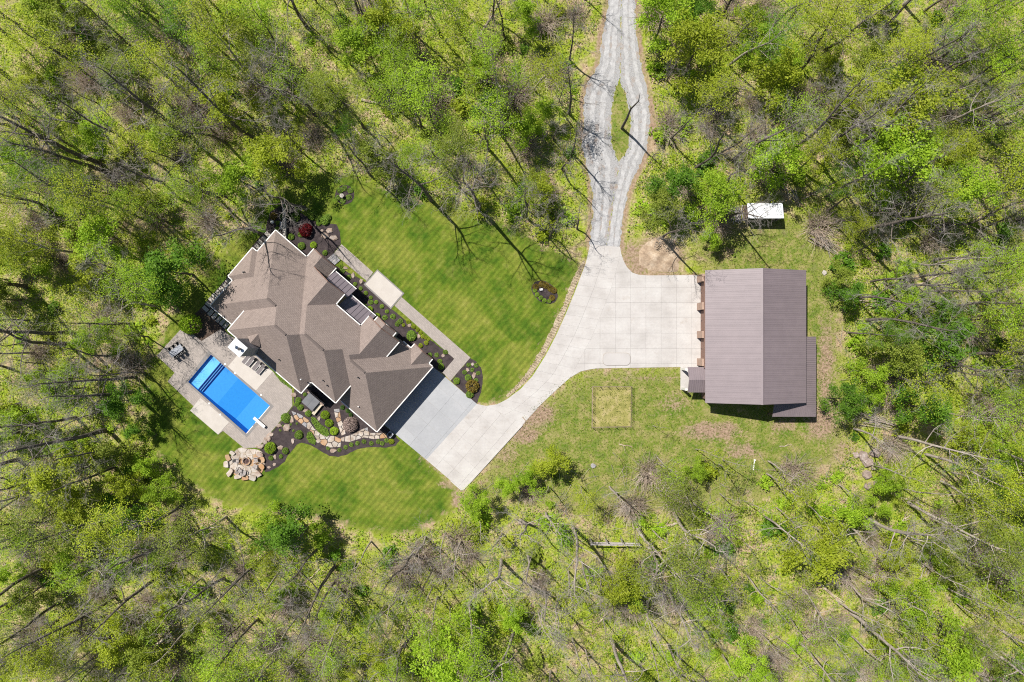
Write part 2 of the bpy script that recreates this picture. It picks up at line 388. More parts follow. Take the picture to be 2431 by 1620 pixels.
PAD = [(1132.2, 959.2), (1153.4, 964), (1243, 1006.4), (1097.9, 1165), (1011.8, 1091.5)]
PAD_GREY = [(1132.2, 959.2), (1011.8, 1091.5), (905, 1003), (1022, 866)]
GRAVEL = k_c6((280, -120), (265, 80), (230, 250), (215, 400), (150, 510), (120, 620), (120, 750), (110, 900), (150, 1080), (175, 1200), (175, 1330), (165, 1420), (155, 1522), (345, 1532), (355, 1400), (375, 1270), (400, 1180), (450, 1060), (500, 950), (525, 840), (530, 700), (515, 580), (490, 460), (460, 320), (445, 200), (430, -120))
ISLAND = k_c6((345, 500), (315, 560), (300, 640), (290, 760), (290, 900), (320, 960), (340, 1000), (395, 920), (410, 800), (405, 700), (385, 600), (355, 530))
LAWN = [(845, 420), (905, 442), (1000, 470), (1090, 500), (1150, 520), (1230, 545), (1290, 590), (1350, 610), (1372, 640), (1358, 672), (1333, 740), (1288, 828), (1250, 890), (1215, 930), (1180, 952), (1150, 955), (1132, 950), (1122, 900), (1110, 860), (1000, 860), (980, 1045), (1015, 1100), (1093, 1170), (1085, 1205), (1035, 1240), (960, 1268), (860, 1255), (760, 1228), (640, 1212), (520, 1190), (440, 1140), (380, 1085), (352, 1020), (340, 940), (345, 880), (385, 810), (430, 720), (500, 640), (560, 570), (620, 500), (640, 470), (700, 430), (780, 405)]
MEADOW = [(1250, 1010), (1330, 930), (1400, 890), (1560, 880), (1680, 880), (1690, 640), (1640, 560), (1760, 540), (1900, 520), (1960, 600), (1985, 720), (1990, 900), (2000, 1010), (1985, 1090), (1920, 1130), (1800, 1180), (1650, 1200), (1480, 1200), (1380, 1210), (1260, 1180), (1180, 1190), (1120, 1180), (1180, 1090)]
OPEN = [(625, 470), (700, 425), (800, 400), (900, 440), (1000, 470), (1100, 495), (1180, 510), (1240, 545), (1330, 600), (1365, 560), (1390, 440), (1372, 330), (1374, 190), (1415, 60), (1430, -90), (1520, -90), (1545, 180), (1562, 290), (1540, 390), (1505, 450), (1490, 560), (1560, 545), (1640, 560), (1740, 560), (1755, 460), (1890, 455), (1905, 550), (1960, 610), (1975, 700), (1985, 900), (1995, 1000), (1975, 1085), (1900, 1080), (1750, 1085), (1650, 1070), (1560, 1090), (1480, 1110), (1300, 1100), (1180, 1085), (1110, 1175), (1080, 1215), (1000, 1270), (900, 1270), (760, 1240), (620, 1222), (500, 1200), (420, 1140), (360, 1085), (335, 1000), (325, 900), (360, 830), (425, 700), (490, 630), (560, 550)]

# ------------------------------------------------------------------ ground with lawn and meadow
def axis(lo, hi, st, far):
    a = np.arange(lo, hi + 1e-6, st); return np.concatenate([[-x for x in far[::-1]], a, far])
gx = axis(-96, 96, .6, [110, 150, 240, 420]); gy = axis(-66, 66, .6, [80, 120, 220, 420])
GX, GY = np.meshgrid(gx, gy); nx, ny = len(gx), len(gy)
lawn_d = sdist(GX, GY, Wp(LAWN)); mead_d = sdist(GX, GY, Wp(MEADOW)); grav_d = sdist(GX, GY, Wp(GRAVEL))
isl_d = sdist(GX, GY, Wp(ISLAND)); ap_d = np.maximum(sdist(GX, GY, Wp(APRON)), sdist(GX, GY, Wp(PAD)))
sm = lambda d, w: np.clip(d / w * .5 + .5, 0, 1)
mask = np.zeros((ny, nx, 4), np.float32)
mask[..., 0] = sm(lawn_d, 2.4); mask[..., 1] = np.maximum(sm(mead_d, 5.0), sm(isl_d, .6))
sandy = np.zeros_like(GX)
for (x, y, rx, ry, s) in [(1565, 605, 62, 46, 1), (1500, 620, 40, 60, .75), (1240, 1030, 45, 30, .8), (1275, 985, 45, 40, .8), (1200, 1075, 35, 25, .6), (1690, 1025, 75, 24, .85), (1760, 1070, 50, 25, .7), (1960, 880, 24, 140, .75), (1950, 1000, 45, 50, .85), (1600, 960, 40, 30, .55), (1860, 1010, 40, 25, .6), (1720, 600, 40, 18, .5), (1540, 900, 120, 6, .6), (2010, 1075, 50, 40, .6), (1090, 1180, 16, 30, .9), (1062, 1150, 26, 12, .7), (1475, 130, 22, 40, .7), (1550, 290, 22, 80, .7), (660, 1215, 40, 10, .5), (800, 1240, 40, 10, .5)]:
    wx, wy = W2((x, y)); sandy = np.maximum(sandy, s * np.clip(1.4 - np.hypot((GX - wx) / (rx / S), (GY - wy) / (ry / S)) * .9, 0, 1))
sandy = np.maximum(sandy, np.clip(1 - np.abs(grav_d + .3) / 1.1, 0, 1) * .85)
sandy = np.maximum(sandy, np.clip(1 - np.abs(ap_d) / .7, 0, 1) * .75)
mask[..., 2] = sandy
mask[..., 3] = 1
def ground_mat():
    m, nt, p = new_mat('ground_cover')
    at = nt.nodes.new('ShaderNodeVertexColor'); at.layer_name = 'cover'
    sp = nt.nodes.new('ShaderNodeSeparateColor'); nt.links.new(at.outputs[0], sp.inputs[0])
    n_f, n_m, n_l = noise(nt, 2.6, 5, .65), noise(nt, .55, 5, .6), noise(nt, .12, 4, .6)
    n_x = noise(nt, 9.0, 3, .6)
    # woodland floor: leaf litter and low green growth
    litter = ramp(nt, n_f, [(.16, .105, .065), (.34, .25, .16), (.50, .395, .27)], .3, .68)
    green = ramp(nt, n_f, [(.10, .135, .014), (.22, .275, .025), (.34, .385, .055)], .3, .7)
    gf = math_n(nt, 'ADD', math_n(nt, 'MULTIPLY', n_m, .75), math_n(nt, 'MULTIPLY', n_l, .5))
    gf = ramp(nt, gf, [(0, 0, 0), (1, 1, 1)], .50, .68)
    wood = mixc(nt, gf, litter, green)
    # mown lawn
    la = ramp(nt, n_m, [(.042, .092, .008), (.082, .138, .012), (.155, .185, .025), (.235, .235, .058)], .33, .67)
    lb = ramp(nt, n_l, [(.036, .086, .008), (.092, .14, .013), (.175, .19, .034)], .40, .60)
    lawn = mixc(nt, .55, la, lb)
    g = nt.nodes.new('ShaderNodeNewGeometry'); mp = nt.nodes.new('ShaderNodeMapping'); mp.inputs['Rotation'].default_value = (0, 0, math.radians(40.7))
    nt.links.new(g.outputs['Position'], mp.inputs['Vector'])
    wv = nt.nodes.new('ShaderNodeTexWave'); wv.wave_type = 'BANDS'; wv.bands_direction = 'X'; wv.inputs['Scale'].default_value = .36; wv.inputs['Distortion'].default_value = .8
    wv.inputs['Detail'].default_value = 1; nt.links.new(mp.outputs[0], wv.inputs['Vector'])
    lawn = vary(nt, lawn, wv.outputs['Fac'], .89, 1.10)
    lawn = vary(nt, lawn, n_x, .72, 1.28); lawn = vary(nt, lawn, n_f, .82, 1.18)
    # rough grass with dry thatch
    ma = ramp(nt, n_f, [(.07, .125, .014), (.14, .178, .026), (.235, .215, .075), (.345, .275, .155)], .33, .66)
    mb = ramp(nt, n_m, [(.06, .135, .011), (.145, .19, .028), (.265, .235, .10)], .40, .60)
    mead = vary(nt, mixc(nt, .5, ma, mb), n_x, .75, 1.25)
    soil = vary(nt, ramp(nt, n_f, [(.15, .10, .07), (.27, .19, .135), (.375, .285, .205)], .3, .7), n_x, .8, 1.2)
    def soft(ch, amp, lo, hi):
        f = math_n(nt, 'ADD', sp.outputs[ch], math_n(nt, 'MULTIPLY', math_n(nt, 'SUBTRACT', n_m, .5), amp))
        f = math_n(nt, 'ADD', f, math_n(nt, 'MULTIPLY', math_n(nt, 'SUBTRACT', n_f, .5), amp))
        return ramp(nt, f, [(0, 0, 0), (1, 1, 1)], lo, hi)
    c = mixc(nt, soft(1, .9, .35, .65), wood, mead)
    c = mixc(nt, soft(0, 1.0, .36, .60), c, lawn)
    c = mixc(nt, soft(2, 1.1, .35, .75), c, soil)
    nt.links.new(c, p.inputs['Base Color']); p.inputs['Roughness'].default_value = .95; p.inputs['Specular IOR Level'].default_value = .1
    b = nt.nodes.new('ShaderNodeBump'); b.inputs['Strength'].default_value = .7; b.inputs['Distance'].default_value = .12
    nt.links.new(math_n(nt, 'ADD', n_x, n_f), b.inputs['Height']); nt.links.new(b.outputs[0], p.inputs['Normal'])
    return m
MT['ground'] = ground_mat()
# pool hole: no ground where the basin goes down
POOL = [(501.1, 842), (640.6, 963.2), (584.5, 1029.5), (446.7, 907.1)]
pw = Wp(POOL)
cellx, celly = (GX[:-1, :-1] + GX[1:, 1:]) / 2, (GY[:-1, :-1] + GY[1:, 1:]) / 2
ids = (np.arange(ny - 1)[:, None] * nx + np.arange(nx - 1)[None]); Fg = np.stack([ids, ids + 1, ids + nx + 1, ids + nx], -1)
pool_cell = sdist(cellx, celly, pw) > -.45
lawn_c = sdist(cellx, celly, Wp(LAWN)) > 0; mead_c = (sdist(cellx, celly, Wp(MEADOW)) > 0) & ~lawn_c
Vg = np.stack([GX, GY, np.zeros_like(GX)], -1).reshape(-1, 3); Mg = mask.reshape(-1, 4)
for nm, sel in (('lawn', lawn_c & ~pool_cell), ('meadow', mead_c & ~pool_cell), ('ground', ~lawn_c & ~mead_c & ~pool_cell)):
    f = Fg[sel]; u, inv = np.unique(f, return_inverse=True); me = fast_mesh(nm, Vg[u], inv.reshape(-1, 4), 'ground')
    ca = me.color_attributes.new('cover', 'FLOAT_COLOR', 'POINT'); ca.data.foreach_set('color', Mg[u].ravel())
    link(tag(bpy.data.objects.new(nm, me), kind='structure'))

def sheet(name, pts, z, mat, parent=None, kind='structure', jit=None, holes=None):
    p = pts if jit is None else jitter_edge(pts, jit[0], jit[1])
    return MB().prism(p, -.02, z).build(name, mat, parent, kind=kind)

# gravel road: two lanes round the grass island
def gravel_mat():
    m, nt, p = new_mat('gravel')
    nf, nm_, nl = noise(nt, 6, 4, .7), noise(nt, .9, 4), noise(nt, .22, 3)
    c = ramp(nt, nf, [(.175, .172, .175), (.275, .272, .276), (.375, .372, .374)], .3, .7)
    c = mixc(nt, ramp(nt, math_n(nt, 'ADD', math_n(nt, 'MULTIPLY', nm_, .6), math_n(nt, 'MULTIPLY', nl, .4)), [(0, 0, 0), (.75, .75, .75)], .52, .66), c, (.26, .19, .145))
    nt.links.new(c, p.inputs['Base Color']); p.inputs['Roughness'].default_value = .95
    b = nt.nodes.new('ShaderNodeBump'); b.inputs['Strength'].default_value = .5; b.inputs['Distance'].default_value = .05
    nt.links.new(nf, b.inputs['Height']); nt.links.new(b.outputs[0], p.inputs['Normal']); return m
MT['gravel'] = gravel_mat()
gl = k_c6((280, -120), (265, 80), (230, 250), (215, 400), (150, 510), (120, 620), (120, 750), (110, 900), (150, 1080), (175, 1200), (175, 1330), (165, 1420), (155, 1522))
gr = k_c6((430, -120), (445, 200), (460, 320), (490, 460), (515, 580), (530, 700), (525, 840), (500, 950), (450, 1060), (400, 1180), (375, 1270), (355, 1400), (345, 1532))
il = k_c6((345, 500), (315, 560), (300, 640), (290, 760), (290, 900), (320, 960), (340, 1000)); ir = k_c6((355, 530), (385, 600), (405, 700), (410, 800), (395, 920))
road = empty('gravel_road', W(1440, 300), kind='structure')
mb = MB()
mb.prism(jitter_edge(Wp(gl + [(1438, 591)] + [k_c6((340, 1000))[0]] + il[::-1][1:] + [k_c6((350, 300))[0], k_c6((355, -120))[0]]), .4, .17), -.02, .012)
mb.prism(jitter_edge(Wp([k_c6((355, -120))[0], k_c6((350, 300))[0], il[0]] + ir + [k_c6((340, 1000))[0], (1438, 591), (1473, 596)] + gr[::-1]), .4, .17), -.02, .016)
mb.build('gravel_surface', 'gravel', road)
MT['track'] = M('gravel_track', [(.33, .325, .33), (.43, .425, .43), (.50, .495, .50)], 1.4, .95, (7, .16), .4)
def track(A_, B_, fr, z, w=.62, mat='track', name='wheel_track', k=60):
    a, b = resample(A_, k), resample(B_, k); c = a + (b - a) * fr + NR.normal(size=(k, 2)) * .035; d = np.gradient(c, axis=0); d /= np.linalg.norm(d, axis=1)[:, None]; n = np.stack([-d[:, 1], d[:, 0]], 1)
    ww = (w / 2 * NR.uniform(.65, 1.35, k))[:, None]; w2 = (w / 2 * NR.uniform(.65, 1.35, k))[:, None]
    MB().prism([tuple(p) for p in c + n * ww] + [tuple(p) for p in (c - n * w2)[::-1]], -.02, z).build(name, mat, road)
LA, LB = Wp(gl), Wp([(1440, 591)] + [k_c6((340, 1000))[0]] + il[::-1][1:] + [k_c6((350, 300))[0], k_c6((355, -120))[0]])[::-1]
RA, RB = Wp([k_c6((355, -120))[0], k_c6((350, 300))[0], il[0]] + ir + [k_c6((340, 1000))[0], (1438, 588)]), Wp(gr)
for f_ in (.30, .66): track(LA, LB, f_, .020, .8)
for f_ in (.30, .72): track(RA, RB, f_, .024, .7)

# ------------------------------------------------------------------ concrete drive in separate slabs
drive = empty('driveway', W(1400, 780), kind='structure')
sheet('slab_base', Wp(APRON), .012, 'joint', drive, None)
sheet('slab_base', Wp(DRIVE_L + [(1243, 1006.4)] + DRIVE_R[::-1][1:]), .016, 'joint', drive, None)
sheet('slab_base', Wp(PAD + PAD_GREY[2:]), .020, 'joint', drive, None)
def inset(poly, d):
    p = ccw(poly); n = len(p); cx = sum(q[0] for q in p) / n; cy = sum(q[1] for q in p) / n; out = []
    for q in p:
        L = math.hypot(q[0] - cx, q[1] - cy) + 1e-9; k = max(.2, 1 - d * 1.3 / L); out.append((cx + (q[0] - cx) * k, cy + (q[1] - cy) * k))
    return out
def dedupe(p):
    q = []
    for v in p:
        if not q or math.dist(v, q[-1]) > .02: q.append(v)
    if len(q) > 2 and math.dist(q[0], q[-1]) < .02: q.pop()
    return q
def slabs(region, O, u, v, su, sv, nu, nv, mat, parent, z=.05, g=.009, name='concrete_slab'):
    region = ccw(region)
    for i in range(nu):
        for j in range(nv):
            c = [(O[0] + u[0] * x + v[0] * y, O[1] + u[1] * x + v[1] * y) for x, y in ((i * su + g, j * sv + g), ((i + 1) * su - g, j * sv + g), ((i + 1) * su - g, (j + 1) * sv - g), (i * su + g, (j + 1) * sv - g))]
            q = dedupe(clip(region, ccw(c)))
            if len(q) >= 3 and abs(area(q)) > .08:
                MB().prism(q, -.02, z + R.uniform(-.003, .003)).build(name, mat, parent)
slabs(Wp(APRON), W2((1352, 900)), (1, 0), (0.0, 1), 2.5, 2.5, 10, 10, 'concrete', drive)
ab = lambda a, b: AB(a, b)[:2]
slabs(Wp(PAD), ab(33.3 + 8.2, -8), tuple(AX), tuple(BX), 2.45, 2.35, 8, 11, 'concrete', drive)
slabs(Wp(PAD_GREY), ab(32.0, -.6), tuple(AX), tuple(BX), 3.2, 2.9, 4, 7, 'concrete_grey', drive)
def resample_old(pts, n):
    P = np.array(pts); d = np.r_[0, np.cumsum(np.hypot(*np.diff(P, axis=0).T))]; t = np.linspace(0, d[-1], n)
    return np.stack([np.interp(t, d, P[:, 0]), np.interp(t, d, P[:, 1])], 1)
NS = 19
Lp = resample(Wp(DRIVE_L[:-1]), NS * 4 + 1); Rp = resample(Wp(DRIVE_R), NS * 4 + 1); Cp = (Lp + Rp) / 2
for i in range(NS):
    for A_, B_ in ((Lp, Cp), (Cp, Rp)):
        s = slice(i * 4, i * 4 + 5); poly = [tuple(p) for p in A_[s]] + [tuple(p) for p in B_[s][::-1]]
        MB().prism(inset(dedupe(poly), .008), -.02, .05 + R.uniform(-.003, .003)).build('concrete_slab', 'concrete', drive)
# kerb along the low edge of the parking pad, and stone verge on the other side
k1, k2, k3 = W2((1097.9, 1165)), W2((1243, 1006.4)), W2((1012, 1092))
kerb = MB()
def strip(mb, p, q, w, z0, z1):
    dx, dy = q[0] - p[0], q[1] - p[1]; L = math.hypot(dx, dy); nx_, ny_ = -dy / L * w / 2, dx / L * w / 2
    return mb.prism([(p[0] + nx_, p[1] + ny_), (q[0] + nx_, q[1] + ny_), (q[0] - nx_, q[1] - ny_), (p[0] - nx_, p[1] - ny_)], z0, z1)
strip(kerb, W2((1099.5, 1163)), W2((1240, 1009)), .22, -.02, .16); strip(kerb, W2((1096.5, 1164)), W2((1070, 1141)), .2, -.02, .14)
kerb.build('kerb', 'concrete', None, kind='structure')
vl = resample(Wp([(1389, 622), (1378, 652), (1360.7, 697), (1339, 749), (1319.4, 792), (1293.4, 842), (1262.3, 891), (1234, 921), (1205, 944)]), 60)
w_ = np.interp(np.arange(60), [0, 8, 20, 45, 59], [.35, .9, .8, .95, .4])
d_ = np.gradient(vl, axis=0); d_ /= np.linalg.norm(d_, axis=1)[:, None]; nrm_ = np.stack([d_[:, 1], -d_[:, 0]], 1)
if nrm_[30, 0] > 0: nrm_ = -nrm_
outer = vl + nrm_ * (w_ * NR.uniform(.8, 1.25, 60))[:, None]
MB().prism([tuple(p) for p in vl] + [tuple(p) for p in outer[::-1]], -.02, .02).build('stone_verge', 'verge', None, kind='structure')
sp_ = []
for i in range(900):
    t = NR.uniform(0, 59); i0 = int(t); f = NR.uniform(.05, 1.05)
    sp_.append((*(vl[i0] + nrm_[i0] * w_[i0] * f), .03))
def stones(P, r0, r1, rng):
    base = np.array([(1, 0, 0), (0, 1, 0), (-1, 0, 0), (0, -1, 0), (0, 0, .8), (0, 0, -.4)], float)
    fb = np.array([(0, 1, 4), (1, 2, 4), (2, 3, 4), (3, 0, 4), (1, 0, 5), (2, 1, 5), (3, 2, 5), (0, 3, 5)])
    P = np.asarray(P, float); n = len(P); r = rng.uniform(r0, r1, n); a = rng.uniform(0, 6.28, n)
    V = base[None] * rng.uniform(.6, 1.3, (n, 6, 1)) * r[:, None, None]
    ca, sa = np.cos(a)[:, None], np.sin(a)[:, None]
    V = np.stack([V[..., 0] * ca - V[..., 1] * sa, V[..., 0] * sa + V[..., 1] * ca, V[..., 2]], -1) + P[:, None]
    return V.reshape(-1, 3), (fb[None] + (np.arange(n) * 6)[:, None, None]).reshape(-1, 3)
link(tag(bpy.data.objects.new('verge_stones', fast_mesh('verge_stones', *stones(sp_, .05, .16, NR), 'verge')), kind='stuff'))

# ------------------------------------------------------------------ beds, walks, pool deck
def bed(name, pts, mat='mulch', z=.02, it=0):
    p = Wp(pts)
    if it: p = smooth_poly(p, it)
    return MB().prism(jitter_edge(p, .4, .05), -.02, z).build(name, mat, None, kind='structure')
bed('mulch_bed', k_c2((455, 535), (530, 590), (820, 745), (1050, 990)) + k_c4((1727, 215), (1610, 350), (1500, 290)) + [(960, 850), (880, 760), (800, 660)])
bed('mulch_bed', [(642, 504), (633.8, 526.7), (630.6, 548.4), (640, 570), (700, 620), (790, 640)] + k_n((1400, 1370), (1500, 1270), (1640, 1090), (1620, 880), (1560, 730), (1420, 720), (1250, 720), (960, 560), (640, 300)), z=.022)
bed('mulch_bed', [(629, 1121), (640, 1119.5), (660, 1108), (676, 1096), (684, 1081), (703.6, 1057), (715.7, 1050.8), (737.5, 1057), (761.8, 1071.5), (781, 1082.4), (803, 1084.8), (824.8, 1078.7), (849, 1066.6), (878, 1061.8), (917, 1063), (938.7, 1058), (949, 1047), (938, 1034), (905, 1002), (860, 960), (760, 880), (700, 905), (697, 963), (669, 999), (641, 1031), (614, 1064), (626, 1085)])
bed('mulch_bed', k_c4((1885, 208), (1940, 245), (1985, 300), (2003, 360), (2005, 430), (1992, 540), (1945, 655), (1690, 430)))
bed('mulch_bed', [(818.7 + 23 * math.cos(t), 463 + 23 * math.sin(t)) for t in np.linspace(0, 6.2, 24)][:-1])
er = math.radians(35)
bed('mulch_bed', [(1293 + 34 * math.cos(t) * math.cos(er) - 24 * math.sin(t) * math.sin(er), 694 + 34 * math.cos(t) * math.sin(er) + 24 * math.sin(t) * math.cos(er)) for t in np.linspace(0, 6.2, 28)][:-1])
bed('mulch_bed', [(476, 733), (485, 724), (555, 640), (625, 552), (640, 562), (560, 660), (510, 745), (545, 800), (560, 830), (530, 800)], z=.021)
bed('soil_bed', [(478, 730), (527, 780), (476, 813), (446, 787), (452, 757)], 'soil', .024)
walk = empty('front_walk', W(950, 720), kind='structure')
sheet('paving', Wp(k_c2((520, 478), (592, 393), (886, 655), (825, 735))), .045, 'paver', walk, None)
sheet('paving', Wp(k_c2((1150, 885), (1085, 965)) + k_c4((1727, 215), (1612, 350), (1690, 428), (1885, 203))), .045, 'paver', walk, None)
sheet('landing_border', Wp(k_c2((925, 627), (1176, 850), (1050, 997), (797, 768))), .040, 'coping', walk, None)
sheet('landing_slab', Wp(k_c2((925, 642), (1160, 850), (1050, 980), (815, 765))), .06, 'broom', walk, None)
st = MB()
for i in range(4):
    f = lambda p, q, t: (p[0] + (q[0] - p[0]) * t, p[1] + (q[1] - p[1]) * t)
    a0, a1, b0, b1 = k_c2((520, 478), (585, 540), (455, 535), (530, 587))
    MB().prism(Wp([f(a0, a1, i / 4 + .012), f(a0, a1, (i + 1) / 4 - .012), f(b0, b1, (i + 1) / 4 - .012), f(b0, b1, i / 4 + .012)]), 0, .16).build('bluestone_slab', 'stone_grey', walk)

deck = empty('pool_deck', W(550, 930), kind='structure')
DK = k_c3((285, 150), (50, 410), (215, 570), (150, 650), (395, 885), (360, 920), (620, 1145), (665, 1110), (860, 1270), (990, 1265), (1205, 1010), (1310, 880), (1305, 720), (1130, 560), (900, 330), (640, 165), (465, 275), (380, 205))
# deck ring around the pool: outer outline cut into sectors so that the basin stays open
pc = k_c3((532, 362), (1138, 880), (886, 1172), (318, 655))    # outside edge of the coping
def ring(outer, inner, z, mat, name, parent):
    o = ccw(Wp(outer)); i_ = ccw(Wp(inner)); n = len(i_)
    cx = sum(p[0] for p in i_) / n; cy = sum(p[1] for p in i_) / n
    for k in range(n):
        a, b = i_[k], i_[(k + 1) % n]; far = lambda p: (cx + (p[0] - cx) * 9, cy + (p[1] - cy) * 9)
        q = dedupe(clip(o, [a, far(a), far(b), b]))
        if len(q) >= 3: MB().prism(q, -.05, z).build(name, mat, parent)
ring(DK, pc, .045, 'paver', 'paving', deck)
pl_in = k_c3((553, 400), (1100, 875), (880, 1135), (340, 655))
for nm, pts, mt in (('concrete_slab', k_c3((800, 408), (1130, 555), (973, 735), (710, 512)), 'broom'), ('concrete_slab', k_c3((455, 803), (723, 1028), (620, 1145), (360, 922)), 'broom')):
    MB().prism(Wp(pts), .0, .066).build(nm, mt, deck)
sp = empty('stepping_path', W(560, 680), kind='structure')
for i, (x, y) in enumerate([(1083, 382), (1050, 420), (1018, 457), (990, 495), (718, 818), (686, 853), (655, 890), (625, 925), (590, 955), (562, 990), (530, 1030), (503, 1072), (550, 1108), (587, 1140), (625, 1170), (660, 1197), (692, 1228)]):
    p = k_1((x, y))[0]; c = W2(p); rot = math.radians(-40.7 if i > 11 else -40.7) + R.uniform(-.06, .06)
    d = (.62, 1.05) if i > 11 else (1.05, .62)
    MB().box((c[0], c[1], .04), (d[0] * R.uniform(.9, 1.05), d[1], .09), rot).build('stepping_stone', 'step_pad', sp)

# ------------------------------------------------------------------ swimming pool
pool = empty('swimming_pool', W(543, 936), 'rectangular blue swimming pool set in the paved deck behind the house', 'swimming pool')
P0, P1, P2, P3 = [np.array(W2(p)) for p in pl_in]         # back-left, back-right(deep), front-right(deep), front-left
def pq(u, v): return tuple(P0 + (P1 - P0) * u + ((P3 - P0) + ((P2 - P1) - (P3 - P0)) * u) * v)   # u along, v across
bas = MB(); prof = [(0, -.55), (.15, -.55), (.151, -.75), (.175, -.75), (.176, -.95), (.20, -.95), (.201, -1.15), (.44, -1.3), (.74, -1.95), (1.0, -1.95)]
for (u0, z0), (u1, z1) in zip(prof[:-1], prof[1:]):
    a, b, c, d = pq(u0, 0), pq(u1, 0), pq(u1, 1), pq(u0, 1)
    bas.add([(*a, z0), (*b, z1), (*c, z1), (*d, z0)], [(0, 3, 2, 1)])
    for (p, q) in ((a, b), (d, c)): bas.add([(*p, z0), (*q, z1), (*q, .03), (*p, .03)], [(0, 1, 2, 3)])
for u, z in ((0, -.55), (1, -1.95)):
    p, q = pq(u, 0), pq(u, 1); bas.add([(*p, z), (*q, z), (*q, .03), (*p, .03)], [(0, 1, 2, 3)])
bas.build('basin', 'liner', pool)
a, b, c, d = pq(.004, .01), pq(.15, .01), pq(.15, .99), pq(.004, .99)
MB().prism([a, b, c, d], -.54, -.50).build('sun_shelf', 'shelf', pool)
for u, z in ((.150, -.50), (.1755, -.72), (.2005, -.92)):
    MB().prism([pq(u - .005, .01), pq(u + .003, .01), pq(u + .003, .99), pq(u - .005, .99)], z - .02, z + .02).build('step_edge', 'step_edge', pool)
wm = MB(); wm.add([(*pq(0, 0), -.14), (*pq(1, 0), -.14), (*pq(1, 1), -.14), (*pq(0, 1), -.14)], [(0, 3, 2, 1)]); wm.build('water', 'water', pool)
cop = MB(); o = [W2(p) for p in pc]; i_ = [W2(p) for p in pl_in]
for k in range(4):
    a, b = o[k], o[(k + 1) % 4]; c, d = i_[(k + 1) % 4], i_[k]; cop.prism([a, b, c, d], -.05, .056)
cop.build('coping', 'coping', pool)
for u0, u1, z in ((.1535, .1725, -.745), (.1785, .197, -.945)): MB().prism([pq(u0, .01), pq(u1, .01), pq(u1, .99), pq(u0, .99)], z - .02, z + .02).build('step_tread', 'shelf', pool)
MB().prism([pq(1.0, .02), pq(1.0085, .02), pq(1.0085, .62), pq(1.0, .62)], -.05, .064).build('white_edge', 'white', pool)
MB().prism([pq(1.0, .72), pq(1.0085, .72), pq(1.0085, .99), pq(1.0, .99)], -.05, .064).build('white_edge', 'white', pool)
for x, y in ((685, 488), (778, 572), (1020, 775), (640, 958), (537, 855)):
    c = W2(k_c3((x, y))[0]); MB().tube((c[0], c[1], .05), (c[0], c[1], .075), .16, n=12).build('skimmer_lid', 'white', pool)
db = empty('diving_board', W2(k_c3((1040, 1055))[0]) + (0,), 'white diving board reaching over the deep end of the pool', 'diving board')
c0, c1_ = np.array(W2(k_c3((962, 985))[0])), np.array(W2(k_c3((1062, 1072))[0])); dv = (c1_ - c0) / np.linalg.norm(c1_ - c0); rz = math.atan2(dv[1], dv[0]); mid = (c0 + c1_) / 2
MB().box((mid[0], mid[1], .52), (2.35, .46, .06), rz).build('board', 'white', db)
e = c1_ - dv * .35; MB().box((e[0], e[1], .26), (.6, .4, .46), rz).build('stand', 'dark', db)
e = c0 + dv * 1.25; MB().box((e[0], e[1], .26), (.12, .4, .46), rz).build('fulcrum', 'dark', db)

# ------------------------------------------------------------------ house
SL, ZL, ZH = .78, 3.2, 6.0
house = empty('house', AB(16, 8), 'large house with brown shingled hip roofs and white fascia by the pool', 'house')
A_ = lambda c, s, k: (lambda a, b: c + s * SL * (a - k)); B_ = lambda c, s, k: (lambda a, b: c + s * SL * (b - k))
FACE = {}
def slope(pts, fn, axis_='a', mat='shingle', thick=.16):
    p3 = [AB(a, b, fn(a, b)) for a, b in pts]; off = wloc(house)
    n = len(p3); ar = area([p[:2] for p in p3])
    order = list(range(n)) if ar > 0 else list(range(n - 1, -1, -1))
    pts = [pts[i] for i in order]; p3 = [p3[i] for i in order]
    mb_ = MB().slab3(p3, thick); o = mb_.build('roof_slope', mat, house)
    me = o.data; uvl = me.uv_layers.new(name='UVMap'); L = math.sqrt(1 + SL * SL)
    for poly in me.polygons:
        for li in poly.loop_indices:
            vi = me.loops[li].vertex_index % n; a, b = pts[vi]
            uvl.data[li].uv = (b, a * L) if axis_ == 'a' else (a, b * L)
    return o
slope([(0, 0), (0, 4.52), (2.93, 7.45), (0, 10.38), (0, 15.8), (7.9, 7.9)], A_(ZL, 1, 0))
slope([(-.95, 4.52), (-.95, 10.38), (1.98, 7.45)], A_(ZL, 1, -.95))
slope([(-.95, 4.52), (0, 4.52), (2.93, 7.45), (1.98, 7.45)], B_(ZL, 1, 4.52), 'b')
slope([(-.95, 10.38), (0, 10.38), (2.93, 7.45), (1.98, 7.45)], B_(ZL, -1, 10.38), 'b')
slope([(0, 15.8), (5.95, 15.8), (5.95, 11.75), (9.8, 7.9), (7.9, 7.9)], B_(ZL, -1, 15.8), 'b')
slope([(0, 0), (7.9, 7.9), (9.8, 7.9), (11.81, 9.9), (14.09, 9.9), (15.28, 8.71), (6.56, 0)], B_(ZL, 1, 0), 'b')
slope([(5.5, 16.2), (11.81, 9.9), (9.8, 7.9), (5.5, 12.21)], A_(ZH, 1, 5.5))
slope([(5.5, 16.2), (20.4, 16.2), (14.09, 9.9), (11.81, 9.9)], B_(ZH, -1, 16.2), 'b')
slope([(20.4, 16.2), (20.4, 13.84), (15.28, 8.71), (14.09, 9.9)], A_(ZH, -1, 20.4))
slope([(6.56, -1.76), (6.56, 0), (15.28, 8.71), (15.9, 8.085), (12.825, 5.0), (12.825, .26), (8.83, .26), (8.83, -1.76)], A_(ZL, 1, 6.56))
slope([(8.83, -1.76), (11.1, -1.76), (11.1, .3), (8.83, .3)], A_(ZL, -1, 11.1))
